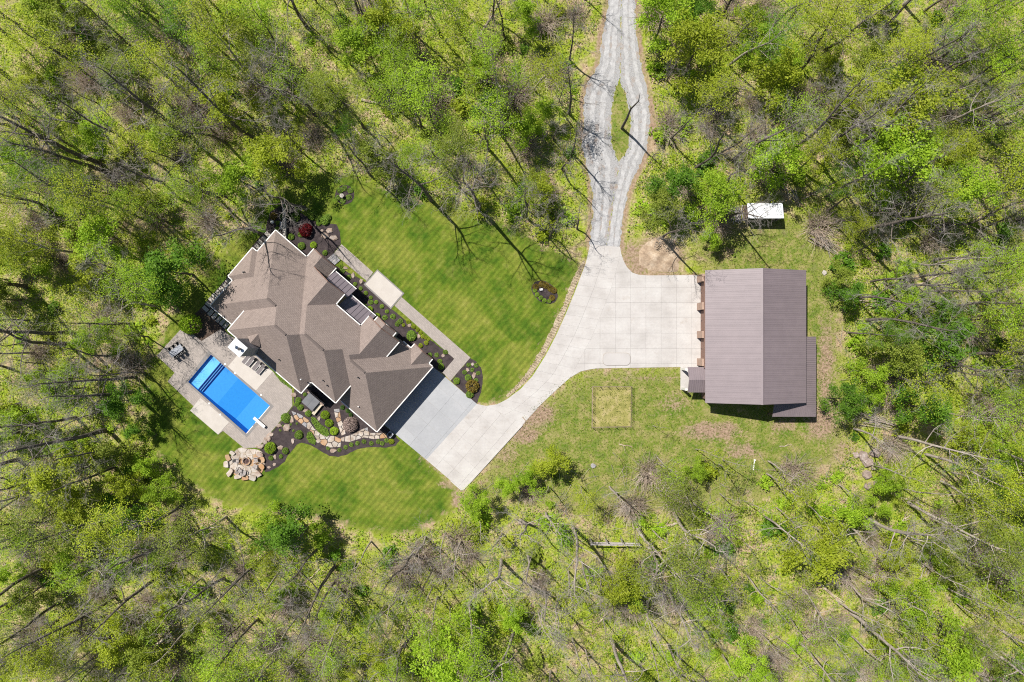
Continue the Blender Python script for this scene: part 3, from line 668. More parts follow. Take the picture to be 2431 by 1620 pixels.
slope([(12.825, .26), (15.5, .26), (15.5, 2.33), (12.825, 5.0)], A_(ZH, -1, 15.5))
slope([(15.5, 2.33), (20.7, 2.33), (23.725, 5.355), (22.72, 6.355), (21.42, 6.355), (19.695, 8.085), (15.9, 8.085), (12.825, 5.0)], B_(ZH, 1, 2.33), 'b')
slope([(20.4, 13.84), (25.45, 13.84), (19.695, 8.085), (15.9, 8.085), (15.28, 8.71)], B_(ZH, -1, 13.84), 'b')
slope([(25.45, 13.84), (19.695, 8.085), (21.42, 6.355), (25.45, 10.38)], A_(ZH, -1, 25.45))
slope([(20.7, .35), (20.7, 2.33), (23.725, 5.355), (23.725, .35)], A_(ZH, 1, 20.7))
slope([(23.725, .35), (26.75, .35), (26.75, 3.42), (23.27, 6.9), (22.72, 6.355), (23.725, 5.355)], A_(ZH, -1, 26.75))
ZG = 3.45
slope([(21.42, 6.355), (22.72, 6.355), (23.27, 6.9), (26.3, 6.9), (33.05, 13.65), (25.0, 13.65), (25.0, 9.93)], B_(ZG, -1, 13.65), 'b')
slope([(33.05, 13.65), (33.05, .15), (26.3, 6.9)], A_(ZG, -1, 33.05))
slope([(33.05, .15), (26.3, 6.9), (23.27, 6.9), (26.3, 3.87), (26.3, .15)], B_(ZG, 1, .15), 'b')
slope([(21.9, -.5), (21.9, .36), (23.7, .36), (23.7, -.5)], A_(6.6, 1, 21.9)); slope([(25.5, -.5), (25.5, .36), (23.7, .36), (23.7, -.5)], A_(6.6, -1, 25.5))
slope([(28.6, -.75), (28.6, .15), (30.4, 1.95), (30.4, -.75)], A_(ZG + .02, 1, 28.6)); slope([(32.2, -.75), (32.2, .15), (30.4, 1.95), (30.4, -.75)], A_(ZG + .02, -1, 32.2))
slope([(8.9, 14.6), (10.15, 12.9), (10.15, 14.9)], A_(7.5, 1, 8.9)); slope([(11.4, 14.6), (10.15, 12.9), (10.15, 14.9)], A_(7.5, -1, 11.4))
def board(p, q, z0, z1=None, w=.15, h=.20, name='fascia', mat='white'):
    z1 = z0 if z1 is None else z1; A0, A1 = AB(*p, z0), AB(*q, z1); dx, dy = A1[0] - A0[0], A1[1] - A0[1]; L = math.hypot(dx, dy); nx_, ny_ = -dy / L * w / 2, dx / L * w / 2
    MB().slab3([(A0[0] + nx_, A0[1] + ny_, A0[2] + .05), (A1[0] + nx_, A1[1] + ny_, A1[2] + .05), (A1[0] - nx_, A1[1] - ny_, A1[2] + .05), (A0[0] - nx_, A0[1] - ny_, A0[2] + .05)], h).build(name, mat, house)
g_ = .085
for p, q, z in [((-g_, -g_), (-g_, 4.43), ZL), ((-.95 - g_, 4.43), (-.95 - g_, 10.47), ZL), ((-.95, 4.43), (-.16, 4.43), ZL), ((-.95, 10.47), (-.16, 10.47), ZL), ((-g_, 10.47), (-g_, 15.8 + g_), ZL),
                ((0, -g_), (6.4, -g_), ZL), ((0, 15.8 + g_), (5.3, 15.8 + g_), ZL), ((5.5 - g_, 12.3), (5.5 - g_, 16.2 + g_), ZH), ((5.5, 16.2 + g_), (20.4, 16.2 + g_), ZH), ((20.4 + g_, 16.2 + g_), (20.4 + g_, 14.0), ZH),
                ((20.4 + .2, 13.84 + g_), (25.45, 13.84 + g_), ZH), ((25.45 + g_, 13.84 + g_), (25.45 + g_, 10.3), ZH), ((6.56 - g_, -1.8), (6.56 - g_, -.2), ZL), ((11.1 + g_, -1.8), (11.1 + g_, .25), ZL),
                ((15.5 + g_, .2), (15.5 + g_, 2.2), ZH), ((15.7, 2.33 - g_), (20.5, 2.33 - g_), ZH), ((20.7 - g_, .3), (20.7 - g_, 2.2), ZH), ((26.75 + g_, .3), (26.75 + g_, 3.3), ZH), ((25.6, 13.65 + g_), (33.05, 13.65 + g_), ZG), ((33.05 + g_, 13.65 + g_), (33.05 + g_, .06), ZG),
                ((26.9, .15 - g_), (28.5, .15 - g_), ZG), ((32.3, .15 - g_), (33.0, .15 - g_), ZG), ((25.5 + g_, -.55), (25.5 + g_, .3), 6.6), ((21.9 - g_, -.55), (21.9 - g_, .3), 6.6), ((32.2 + g_, -.8), (32.2 + g_, .05), ZG), ((28.6 - g_, -.8), (28.6 - g_, .05), ZG)]:
    board(p, q, z - .03)
for p, q, z0, z1 in [((6.56, -1.84), (8.83, -1.84), ZL, 4.97), ((11.1, -1.84), (8.83, -1.84), ZL, 4.97), ((8.9, .18), (12.8, .18), 5.0, 8.08), ((15.5, .18), (12.85, .18), ZH, 8.08), ((20.7, .27), (23.7, .27), ZH, 8.34), ((26.75, .27), (23.75, .27), ZH, 8.34), ((21.9, -.58), (23.7, -.58), 6.6, 8.0), ((25.5, -.58), (23.7, -.58), 6.6, 8.0), ((28.6, -.83), (30.4, -.83), ZG, 4.87), ((32.2, -.83), (30.4, -.83), ZG, 4.87)]:
    board(p, q, z0 - .05, z1 - .05, w=.10, name='rake_board', mat='brown_trim')
for (p, q, z) in [((7.95, 7.9), (9.6, 7.9), 9.36), ((11.9, 9.9), (14.0, 9.9), 10.92), ((16, 8.085), (19.6, 8.085), 10.49), ((23.4, 6.9), (26.2, 6.9), 8.715)]:
    board(p, q, z + .06, w=.34, h=.10, name='ridge_vent', mat='shingle')
for (a, b, pl) in [(19.4, 14.2, B_(ZH, -1, 16.2)), (14.9, 14.1, B_(ZH, -1, 16.2)), (22.0, 12.2, B_(ZH, -1, 13.84)), (22.9, 12.4, B_(ZH, -1, 13.84)), (25.8, 8.3, B_(ZG, -1, 13.65)), (28.4, 12.3, B_(ZG, -1, 13.65)), (1.0, 8.1, A_(ZL, 1, -.95)), (1.2, 7.9, A_(ZL, 1, -.95))]:
    p = AB(a, b, pl(a, b)); MB().tube((p[0], p[1], p[2] - .2), (p[0], p[1], p[2] + .4), .10, n=8).build('vent_pipe', 'dark' if b < 14.15 and b != 12.3 else 'white', house)
def wall_ab(a0, a1, b0, b1, z1, mat='stucco', name='wall', z0=0.0): return MB().prism([ab(a0, b0), ab(a1, b0), ab(a1, b1), ab(a0, b1)], z0, z1).build(name, mat, house)
def gable_ab(prof, b0, b1, mat='stucco'):
    n = len(prof); mb_ = MB().add([AB(a, b0, z) for a, z in prof] + [AB(a, b1, z) for a, z in prof], [tuple(range(n)), tuple(range(2 * n - 1, n - 1, -1))] + [(i, i + n, (i + 1) % n + n, (i + 1) % n) for i in range(n)])
    return mb_.build('wall', mat, house)
wall_ab(.45, 9, .45, 15.35, 3.25); wall_ab(-.5, .44, 4.95, 9.95, 3.2); wall_ab(5.95, 20.0, 9.5, 15.75, 6.0); wall_ab(15.1, 25.0, 2.8, 13.4, 6.02); wall_ab(24.6, 32.6, .6, 13.2, 3.5)
gable_ab([(7, 0), (7, 3.3), (12.825, 7.85), (15.09, 6.05), (15.09, 0)], .6, 4.9); gable_ab([(7.03, 0), (7.03, 3.3), (8.83, 4.7), (10.7, 3.2), (10.7, 0)], -1.35, .59)
gable_ab([(21.1, 0), (21.1, 6.05), (23.725, 8.1), (26.3, 6.05), (26.3, 0)], .7, 2.79); gable_ab([(22.25, 0), (22.25, 6.6), (23.7, 7.75), (25.15, 6.6), (25.15, 0)], -.1, .69, 'stone_grey'); gable_ab([(29, 0), (29, 3.5), (30.4, 4.6), (31.8, 3.5), (31.8, 0)], -.35, .59, 'stone_grey')
for (a0, a1, b, z0, z1) in [(9.0, 10.2, -1.355, 1, 2.6), (22.9, 24.5, -.105, 1, 2.6), (22.9, 24.5, -.105, 3.8, 5.4), (29.7, 31.1, -.355, .9, 2.6), (27.2, 28.3, .595, 1, 2.6)]:
    w = MB().prism([ab(a0, b - .05), ab(a1, b - .05), ab(a1, b), ab(a0, b)], z0, z1).build('window', 'white', house)
    MB().prism([ab(a0 + .08, b - .07), ab(a1 - .08, b - .07), ab(a1 - .08, b - .052), ab(a0 + .08, b - .052)], z0 + .08, z1 - .08).build('pane', 'glass', w)
for b0 in (1.4, 5.4, 9.4):
    MB().prism([ab(32.605, b0), ab(32.68, b0), ab(32.68, b0 + 3.0), ab(32.605, b0 + 3.0)], .02, 2.6).build('garage_door', 'brown_trim', house)
def seam_roof(a0, a1, b0, z0, b1, z1, n, mat='seam_roof'):
    r = empty('metal_roof', (0, 0, 0), parent=house)
    for i in range(n):
        u0 = a0 + (a1 - a0) * i / n; u1 = a0 + (a1 - a0) * (i + 1) / n
        m_ = MB().slab3([AB(u0 + .02, b0, z0), AB(u1 - .02, b0, z0), AB(u1 - .02, b1, z1), AB(u0 + .02, b1, z1)], .08)
        m_.slab3([AB(u0 - .02, b0, z0 + .08), AB(u0 + .02, b0, z0 + .08), AB(u0 + .02, b1, z1 + .08), AB(u0 - .02, b1, z1 + .08)], .16)
        m_.build('roof_panel', mat, r)
    board((a0, b0 - .08), (a1, b0 - .08), z0, w=.13)
seam_roof(11.25, 15.75, -1.25, 2.9, .59, 3.9, 6); seam_roof(15.6, 20.9, -.05, 3.0, 2.79, 4.4, 7)
# chimney
ch = MB().prism([ab(9.1, 14.85), ab(11.25, 14.85), ab(11.25, 16.5), ab(9.1, 16.5)], 0, 11.8).build('chimney', 'stone_grey', house)
MB().prism([ab(9.02, 14.77), ab(11.33, 14.77), ab(11.33, 16.58), ab(9.02, 16.58)], 11.8, 12.0).build('chimney_cap', 'white_metal', ch)
for a, b, m_, h_ in ((9.75, 15.75, 'white_metal', .45), (10.65, 15.55, 'dark', .5)):
    p = AB(a, b, 12.0); MB().tube(p, (p[0], p[1], 12.0 + h_), .16, n=10).tube((p[0], p[1], 12.02 + h_), (p[0], p[1], 12.1 + h_), .25, n=12).build('flue_cap', m_, ch)

# ------------------------------------------------------------------ brown metal barn
barn = empty('barn', (38.5, .5, 0), 'brown metal roofed barn with three garage doors facing the concrete apron', 'barn')
XW, XE, XR, YN, YS, ZE, ZR = 30.4, 46.3, 38.35, 11.15, -9.75, 4.35, 7.35
MB().prism([(31.0, -9.3), (45.8, -9.3), (45.8, 10.7), (31.0, 10.7)], 0, 4.35).build('wall', 'barn_wall', barn)
for y0, y1 in ((10.55, 10.72), (-9.32, -9.15)):
    MB().add([(31.1, y0, 4.351), (45.7, y0, 4.351), (XR, y0, 7.05), (31.1, y1, 4.351), (45.7, y1, 4.351), (XR, y1, 7.05)], [(0, 1, 2), (5, 4, 3), (0, 3, 4, 1), (1, 4, 5, 2), (2, 5, 3, 0)]).build('gable_wall', 'barn_wall', barn)
def ribbed(parent, x0, z0, x1, z1, y0, y1, n, ribs=3, mat='barn_roof', swap=False):
    r = empty('roof', (0, 0, 0), parent=parent)
    for i in range(n):
        a = y0 + (y1 - y0) * i / n; b = y0 + (y1 - y0) * (i + 1) / n; m_ = MB(); g = .006
        P = (lambda x, y, z: (y, x, z)) if swap else (lambda x, y, z: (x, y, z))
        m_.slab3([P(x0, a + g, z0), P(x1, a + g, z1), P(x1, b - g, z1), P(x0, b - g, z0)], .05)
        for k in range(ribs):
            c = a + (b - a) * (k + .5) / ribs; m_.slab3([P(x0, c - .04, z0 + .02), P(x1, c - .04, z1 + .02), P(x1, c + .04, z1 + .02), P(x0, c + .04, z0 + .02)], .04)
        m_.build('roof_panel', mat, r)
    return r
ribbed(barn, XW, ZE, XR - .01, ZR, YS, YN, 24); ribbed(barn, XE, ZE, XR + .01, ZR, YS, YN, 24)
rc = MB()
rc.slab3([(XR - .22, YS - .02, ZR - .01), (XR, YS - .02, ZR + .09), (XR, YN + .02, ZR + .09), (XR - .22, YN + .02, ZR - .01)], .03); rc.slab3([(XR + .22, YS - .02, ZR - .01), (XR, YS - .02, ZR + .09), (XR, YN + .02, ZR + .09), (XR + .22, YN + .02, ZR - .01)], .03)
rc.build('ridge_cap', 'barn_roof', barn)
for y in (-3.9, .55, 5.1, 9.6):
    MB().box((30.62, y + .5, 1.6), (.72, 1.15, 3.2)).build('pillar', 'pillar', barn)
for y0, y1 in ((-2.9, .4), (1.7, 4.9), (6.2, 9.4)):
    d_o = MB().box((30.93, (y0 + y1) / 2, 1.65), (.12, y1 - y0, 3.3)).build('garage_door', 'brown_trim', barn)
    MB().box((30.84, (y0 + y1) / 2, .8), (.06, .25, .1)).build('handle', 'dark', d_o)
MB().box((30.72, 3.0, 3.62), (.5, 14.6, .5)).build('door_canopy', 'brown_trim', barn)
# small gabled entry porch
pr = empty('porch_roof', (0, 0, 0), parent=barn)
for (y0, z0, y1, z1) in ((-4.15, 2.95, -6.15, 3.85), (-8.2, 2.95, -6.16, 3.85)):
    for i in range(3):
        x0 = 28.0 + i * .98; x1 = x0 + .96; m_ = MB().slab3([(x0, y0, z0), (x1, y0, z0), (x1, y1, z1), (x0, y1, z1)], .06)
        for k in range(3): xr = x0 + .16 + .32 * k; m_.slab3([(xr - .03, y0, z0 + .05), (xr + .03, y0, z0 + .05), (xr + .03, y1, z1 + .05), (xr - .03, y1, z1 + .05)], .05)
        m_.build('roof_panel', 'barn_roof', pr)
for y in (-4.55, -7.75):
    MB().box((27.85, y, 1.4), (.34, .34, 2.8)).build('porch_post', 'white', barn)
MB().prism(Wp([(1615.2, 871.9), (1664, 871.9), (1664, 926.3), (1615.2, 926.3)]), -.02, .055).build('entry_slab', 'concrete', drive)
# lean-to wrapping the south-east corner
lt = empty('lean_to_roof', (0, 0, 0), parent=barn)
def leanpoly(pts): return MB().slab3(pts, .07)
for i in range(14):
    y0 = .7 - (12.7) * i / 14; y1 = .7 - 12.7 * (i + 1) / 14 + .012
    xi0 = 45.9 if y0 > -9.4 else 45.9 + (-9.4 - y0); xi1 = 45.9 if y1 > -9.4 else 45.9 + (-9.4 - y1)
    z = lambda x: 2.7 + (48.6 - x) / 2.7 * 1.0
    m_ = leanpoly([(xi0, y0, z(xi0)), (48.6, y0, 2.7), (48.6, y1, 2.7), (xi1, y1, z(xi1))])
    for k in range(3):
        c = y0 + (y1 - y0) * (k + .5) / 3; xi = 45.9 if c > -9.4 else 45.9 + (-9.4 - c)
        m_.slab3([(xi, c - .03, z(xi) + .05), (48.6, c - .03, 2.75), (48.6, c + .03, 2.75), (xi, c + .03, z(xi) + .05)], .05)
    m_.build('roof_panel', 'barn_roof', lt)
for i in range(8):
    x0 = 41.6 + 7.0 * i / 8; x1 = 41.6 + 7.0 * (i + 1) / 8 - .012
    yi0 = -9.4 if x0 < 45.9 else -9.4 - (x0 - 45.9); yi1 = -9.4 if x1 < 45.9 else -9.4 - (x1 - 45.9)
    z = lambda y: 2.7 + (y + 12.1) / 2.7 * 1.0
    m_ = leanpoly([(x0, yi0, z(yi0)), (x0, -12.1, 2.7), (x1, -12.1, 2.7), (x1, yi1, z(yi1))])
    for k in range(3):
        c = x0 + (x1 - x0) * (k + .5) / 3; yi = -9.4 if c < 45.9 else -9.4 - (c - 45.9)
        m_.slab3([(c - .03, yi, z(yi) + .05), (c - .03, -12.1, 2.75), (c + .03, -12.1, 2.75), (c + .03, yi, z(yi) + .05)], .05)
    m_.build('roof_panel', 'barn_roof', lt)
for x, y in ((48.3, .4), (48.3, -4), (48.3, -8), (48.3, -11.8), (44.9, -11.8), (41.9, -11.8)): MB().box((x, y, 1.3), (.16, .16, 2.6)).build('porch_post', 'brown_trim', barn)
for x, y, z_ in ((41.0, -9.9, 1.2),): MB().box((x, y, z_), (.7, .5, 2.4)).build('utility_box', 'white_metal', barn)

# ------------------------------------------------------------------ white roofed shed
shed = empty('shed', W(1820, 512), 'small open fronted shed with a white metal roof at the wood edge', 'shed')
x0, y0 = 37.9, 21.9; x1, y1 = 43.3, 19.55
m_ = MB().prism([(x0, 22.0), (x1, 22.0), (x1, 21.88), (x0, 21.88)], 0, 2.0); m_.prism([(x0, 21.87), (x0 + .1, 21.87), (x0 + .1, 19.8), (x0, 19.8)], 0, 2.05); m_.prism([(x1 - .1, 21.87), (x1, 21.87), (x1, 19.8), (x1 - .1, 19.8)], 0, 2.05)
m_.build('wall', 'wood_tan', shed); MB().box(((x0 + x1) / 2, 20.1, 1.2), (5.1, .08, 2.4)).build('shade_panel', 'dark', shed)  # black panel stands in for the shade inside the open front
rf = empty('roof', (0, 0, 0), parent=shed)
for i in range(6):
    a = x0 - .15 + (x1 - x0 + .3) * i / 6; b = x0 - .15 + (x1 - x0 + .3) * (i + 1) / 6
    m_ = MB().slab3([(a + .006, 22.15, 2.15), (a + .006, 19.6, 2.75), (b - .006, 19.6, 2.75), (b - .006, 22.15, 2.15)], .05)
    for k in range(3): c = a + (b - a) * (k + .5) / 3; m_.slab3([(c - .03, 22.15, 2.19), (c - .03, 19.6, 2.79), (c + .03, 19.6, 2.79), (c + .03, 22.15, 2.19)], .04)
    m_.build('roof_panel', 'white_metal', rf)
for x in (38.0, 40.6, 43.2): MB().box((x, 19.75, 1.33), (.14, .14, 2.66)).build('post', 'wood_old', shed)
pile = empty('lumber_pile', (37.0, 20.9, 0), 'stack of weathered boards leaning beside the white roofed shed', 'lumber pile')
for i in range(9):
    a = 36.1 + .19 * i; MB().box((a, 20.7 + R.uniform(-.3, .3), .12 + .1 * (i % 3)), (.16, R.uniform(1.6, 2.8), .05), R.uniform(-.25, .25)).build('board', 'wood_old', pile)

# ------------------------------------------------------------------ leaf plants
def leaf_ball_mesh(name, r, n, size, mat, flat=.85, rng=NR, lumps=7):
    d = rng.normal(size=(n, 3)); d[:, 2] = np.abs(d[:, 2]) * .9 + .02; d /= np.linalg.norm(d, axis=1)[:, None]
    c = rng.normal(size=(lumps, 3)); c /= np.linalg.norm(c, axis=1)[:, None]
    bump_ = (d @ c.T).max(1); P = d * (r * (rng.uniform(.55, 1.0, n) ** .4) * (.72 + .28 * bump_))[:, None]
    P[:, 2] = P[:, 2] * flat + r * .12
    return fast_mesh(name, *cards(P, size, rng, .3), mat)
def stem_mesh(name, r, mat='bark'):
    segs = [((0, 0, -.05), (0, 0, r * .3), .05 * r + .01, .04 * r + .008)]
    for k in range(7):
        a = k * .9; segs.append(((0, 0, r * .15), (r * .6 * math.cos(a), r * .6 * math.sin(a), r * (.5 + .3 * (k % 2))), .03 * r + .006, .008 * r + .003))
    return fast_mesh(name, *tubes(segs, 4), mat)
PROTO = {}
def plant_proto(key, mat, n, size, flat=.85, lumps=7):
    ms = [leaf_ball_mesh(key + '_foliage', 1.0, n, size, mat, flat, np.random.default_rng(hash_(key) + i), lumps) for i in range(2)]
    PROTO[key] = (ms, stem_mesh(key + '_stem', 1.0))
def hash_(s): return sum(ord(c) * (i + 3) for i, c in enumerate(s)) % 9973
plant_proto('boxwood', 'box_leaf', 1100, .13, .95, 14); plant_proto('shrub', 'shrub_leaf', 700, .2); plant_proto('perennial', 'shrub_leaf', 220, .3, .6, 9)
plant_proto('blossom', 'pink_leaf', 1900, .12, .9, 16); plant_proto('maple', 'red_leaf', 800, .2, .8); plant_proto('gold', 'gold_leaf', 500, .22, .7); plant_proto('evergreen', 'dark_leaf', 900, .18)
plant_proto('bright', LEAF['lime green'], 1100, .16, .95, 12); plant_proto('yellowbush', LEAF['yellow green'], 700, .2)
ORD = ['first', 'second', 'third', 'fourth', 'fifth', 'sixth', 'seventh', 'eighth', 'ninth', 'tenth', 'eleventh', 'twelfth', 'thirteenth', 'fourteenth', 'fifteenth', 'sixteenth', 'seventeenth', 'eighteenth', 'nineteenth', 'twentieth']
def ordn(i): return ORD[i] if i < len(ORD) else '%dth' % (i + 1)
def plant(key, name, c, r, label, cat, group=None, z=0.0, h=1.0):
    o = empty(name, (c[0], c[1], z), label, cat, group); ms, st_ = PROTO[key]
    for nm, me in (('foliage', ms[R.randrange(2)]), ('stem', st_)):
        k = bpy.data.objects.new(nm, me); link(k, o); k.scale = (r, r, r * h); k.rotation_euler = (0, 0, R.uniform(0, 6.28))
    return o
def row(key, name, pts, r, noun, where, cat, h=1.0):
    """pts in survey units, labelled in order from the left"""
    pts = sorted(pts, key=lambda p: p[0]); n = len(pts)
    for i, p in enumerate(pts):
        rr = (p[2] if len(p) > 2 else r) * R.uniform(.93, 1.07)
        lab = f'{noun} {where}' if n == 1 else f'{noun} {where}, {ordn(i)} from the left'
        plant(key, name, W2(p[:2]), rr, lab, cat, (f'{noun}s {where}' if n > 1 else None), h=h)
row('boxwood', 'boxwood', k_c2((588, 600), (720, 765), (770, 805), (820, 848), (865, 890), (915, 932), (968, 973), (1015, 1018)), .36, 'clipped round boxwood', 'in the front bed along the walk', 'boxwood')
row('bright', 'leafy_shrub', [(*p, .55) for p in k_c2((855, 1000), (925, 1062))], .5, 'bright green rounded shrub', 'in the front bed under the roof edge', 'shrub')
row('perennial', 'perennial_clump', [(*p, .45) for p in k_c2((600, 640), (800, 965), (865, 932), (660, 700), (1110, 1135), (1070, 1065), (995, 1075), (1140, 1110))], .4, 'low green perennial clump', 'in the front bed mulch', 'perennial')
row('yellowbush', 'leafy_shrub', [(*p, s) for p, s in zip(k_c2((1170, 1145), (1215, 1115), (1262, 1160), (1300, 1190), (1325, 1218), (1350, 1250), (1378, 1265), (1378, 1310), (1330, 1335), (1400, 1280)), (.3, .45, .4, .35, .35, .4, .35, .4, .42, .3))], .4, 'yellow green leafy clump', 'in the long front bed by the walk', 'shrub')
row('shrub', 'leafy_shrub', [(*k_c2((1240, 1245))[0], .95)], .9, 'large loose green shrub', 'in the long front bed by the walk', 'shrub')
row('perennial', 'perennial_clump', [(*p, .4) for p in k_c4((1490, 175), (1555, 178), (1585, 240), (1640, 150))], .4, 'small green tuft', 'at the garage end of the front bed', 'perennial')
row('boxwood', 'boxwood', [(*k_c4((1600, 290))[0], .55)], .5, 'round boxwood', 'at the garage end of the front bed', 'boxwood')
row('boxwood', 'boxwood', [(*k_c4((1752, 432))[0], .6)], .5, 'round boxwood', 'in the curved bed by the walk end', 'boxwood')
row('perennial', 'perennial_clump', [(*p, .38) for p in k_c4((1868, 275), (1942, 280), (1903, 325), (1828, 345), (1960, 355), (1942, 425))], .38, 'round green plant', 'in the curved bed by the walk end', 'perennial')
row('shrub', 'leafy_shrub', [(*p, s) for p, s in zip(k_c4((1862, 400), (1880, 560)), (.6, .7))], .6, 'dull green shrub', 'in the curved bed by the walk end', 'shrub')
row('gold', 'leafy_shrub', [(*k_c4((1905, 480))[0], 1.15)], 1.1, 'large brownish yellow shrub', 'in the curved bed by the walk end', 'shrub', 1.3)
row('bright', 'clipped_shrub', [(*p, .75) for p in k_b((840, 710), (910, 855), (1000, 995))], .75, 'bright green clipped globe shrub', 'in the bed below the house', 'shrub')
row('blossom', 'flowering_shrub', [(*k_b((1290, 880))[0], 1.42)], 1.4, 'large round pinkish brown flowering shrub', 'against the garage roof edge', 'shrub', 1.1)
row('perennial', 'perennial_clump', k_b((890, 1300), (1090, 1335), (1200, 1285), (1300, 1240), (1410, 1215), (1525, 1185), (1655, 1215), (1775, 1185), (1850, 1215), (1925, 1165)), .38, 'small green tuft', 'along the lawn edge below the flagstones', 'perennial')
row('yellowbush', 'leafy_shrub', [(*k_b((2012, 1180))[0], .5)], .5, 'yellow green bush', 'at the driveway end of the lower bed', 'shrub')
row('shrub', 'leafy_shrub', [(*p, s) for p, s in zip(k_b((340, 520), (400, 575), (370, 450), (540, 690), (480, 350)), (.5, .55, .5, .62, .35))], .5, 'green shrub', 'around the hot tub', 'shrub')
row('shrub', 'leafy_shrub', [(*p, s) for p, s in zip(k_b((145, 770), (370, 1060)), (.85, .75))], .8, 'spreading green shrub', 'between the pool deck and the flagstone path', 'shrub')
row('perennial', 'perennial_clump', [(*p, .22) for p in k_b((85, 905), (225, 880), (335, 865), (40, 985), (275, 990))], .22, 'tiny lime tuft', 'in the dark mulch near the pool deck', 'perennial')
row('evergreen', 'evergreen_shrub', [(*p, .4) for p in k_b((1150, 580), (1240, 640), (1290, 710))], .4, 'dark green shrub', 'beside the garage wall', 'shrub')
row('bright', 'leafy_shrub', [(*k_f((1370, 400))[0], 1.0)], 1.0, 'vivid lime green round bush', 'beside the fire pit', 'shrub', 1.1)
row('shrub', 'leafy_shrub', [(*p, s) for p, s in zip(k_f((1375, 700), (1650, 650), (1790, 490)), (.45, .4, .55))], .45, 'small dark green bush', 'in the mulch near the fire pit', 'shrub')
row('boxwood', 'boxwood', k_c7((322, 600), (345, 645), (385, 680), (425, 712), (480, 715)), .42, 'clipped round boxwood', 'edging the oval lawn bed', 'boxwood')
row('gold', 'perennial_clump', [(*p, .55) for p in k_c7((400, 530), (440, 545), (490, 580), (530, 600), (510, 680), (330, 560))], .35, 'loose brownish plant', 'in the oval lawn bed', 'perennial')
row('perennial', 'perennial_clump', [(*p, .5) for p in k_n((1710, 65), (1625, 100), (1600, 240), (1790, 230), (1685, 300), (1820, 100))], .35, 'small green plant', 'in the round lawn bed', 'perennial')
row('maple', 'red_maple', [(*k_n((1005, 850))[0], 1.15)], 1.1, 'dark red leaved ornamental maple', 'in the bed at the house corner', 'tree', 1.6)
row('gold', 'leafy_shrub', [(*k_n((400, 580))[0], .62)], .6, 'golden yellow shrub', 'left of the low stone wall', 'shrub')
row('evergreen', 'ivy_shrub', [(*p, s) for p, s in zip(k_n((650, 400), (590, 590), (690, 580)), (.75, .7, .6))], .7, 'glossy dark green bush', 'growing over the low stone wall', 'shrub', 1.3)
row('shrub', 'leafy_shrub', [(*p, s) for p, s in zip(k_n((800, 610), (830, 480), (1120, 560), (1240, 610), (1350, 660), (1400, 600), (1230, 710)), (.8, .6, .9, .7, .85, .6, .45))], .7, 'loose green shrub', 'along the back of the corner bed', 'shrub')
row('boxwood', 'boxwood', [(*p, .42) for p in k_n((470, 705), (465, 815))], .42, 'olive green boxwood', 'left of the low stone wall', 'boxwood')
row('shrub', 'leafy_shrub', [(*p, s) for p, s in zip(k_n((720, 960), (900, 925), (920, 1130), (1345, 1260)), (.62, .55, .7, .5))], .6, 'olive green rounded shrub', 'against the house corner', 'shrub')
row('bright', 'leafy_shrub', [(*k_n((1135, 1115))[0], .62)], .6, 'bright yellow green shrub', 'at the front gable corner', 'shrub')
row('bright', 'young_tree', [(*k_p((920, 220))[0], 1.75)], 1.7, 'light green young tree', 'at the end of the pool deck by the stepping stones', 'tree', 1.6)
# creeping ground cover between the stones
def cover(name, pts, n, mat, size=.16, zh=.22):
    poly = Wp(pts); xs = [p[0] for p in poly]; ys = [p[1] for p in poly]; X = NR.uniform(min(xs), max(xs), n * 3); Y = NR.uniform(min(ys), max(ys), n * 3); ok = inpoly(X, Y, poly)
    P = np.stack([X[ok], Y[ok], NR.uniform(.03, zh, ok.sum())], 1)[:n]
    return link(tag(bpy.data.objects.new(name, fast_mesh(name, *cards(P, size, NR, .8), mat)), kind='stuff'))
cover('ground_cover', k_b((590, 740), (660, 760), (760, 880), (880, 960), (920, 1060), (880, 1100), (780, 1060), (690, 980), (600, 830)), 1500, 'shrub_leaf')
cover('ground_cover', k_b((540, 1010), (600, 1020), (680, 1180), (650, 1240), (560, 1200), (500, 1100)), 900, 'shrub_leaf')
cover('ground_cover', k_c3((1130, 555), (1180, 580), (1310, 690), (1300, 720), (1200, 650)), 900, 'shrub_leaf', .16)

# ------------------------------------------------------------------ stones
def rock_mesh(seed, flat=.5, seg=8):
    return MB().ball((0, 0, .15), 1, 1, flat, seg, 5, .18, random.Random(seed))
def rock(p, r, label, group=None, mat='rock', flat=.45, name='rock', sx=1.0):
    c = W2(p); mb_ = MB(); a0 = R.uniform(0, 6.28); nn = R.choice([5, 6, 7]); ri = [R.uniform(.72, 1.1) for _ in range(nn)]
    lv = [(1.0, -.02), (1.04, flat * .55), (.78, flat)]; vs = []
    for q, zz in lv:
        for k in range(nn): t = a0 + 2 * math.pi * (k + R.uniform(-.12, .12)) / nn; vs.append((c[0] + r * sx * ri[k] * q * math.cos(t), c[1] + r / sx * ri[k] * q * math.sin(t), r * (zz + R.uniform(-.07, .07) * (zz > 0))))
    fs = [(i * nn + k, i * nn + (k + 1) % nn, (i + 1) * nn + (k + 1) % nn, (i + 1) * nn + k) for i in (0, 1) for k in range(nn)] + [tuple(range(2 * nn, 3 * nn))]
    mb_.add(vs, fs)
    return single(mb_, name, mat, label, 'rock', (c[0], c[1], 0), group)
def rocks(pts, where, noun='tan landscape rock'):
    pts = sorted(pts, key=lambda p: p[0])
    for i, (x, y, r) in enumerate(pts): rock((x, y), r, f'{noun} {where}, {ordn(i)} from the left', f'rocks {where}', sx=R.uniform(.75, 1.3))
rocks([(*p, s) for p, s in zip(k_c2((628, 615), (700, 683), (775, 738), (1225, 1150), (1312, 1245)), (.35, .4, .42, .4, .35))], 'in the front bed')
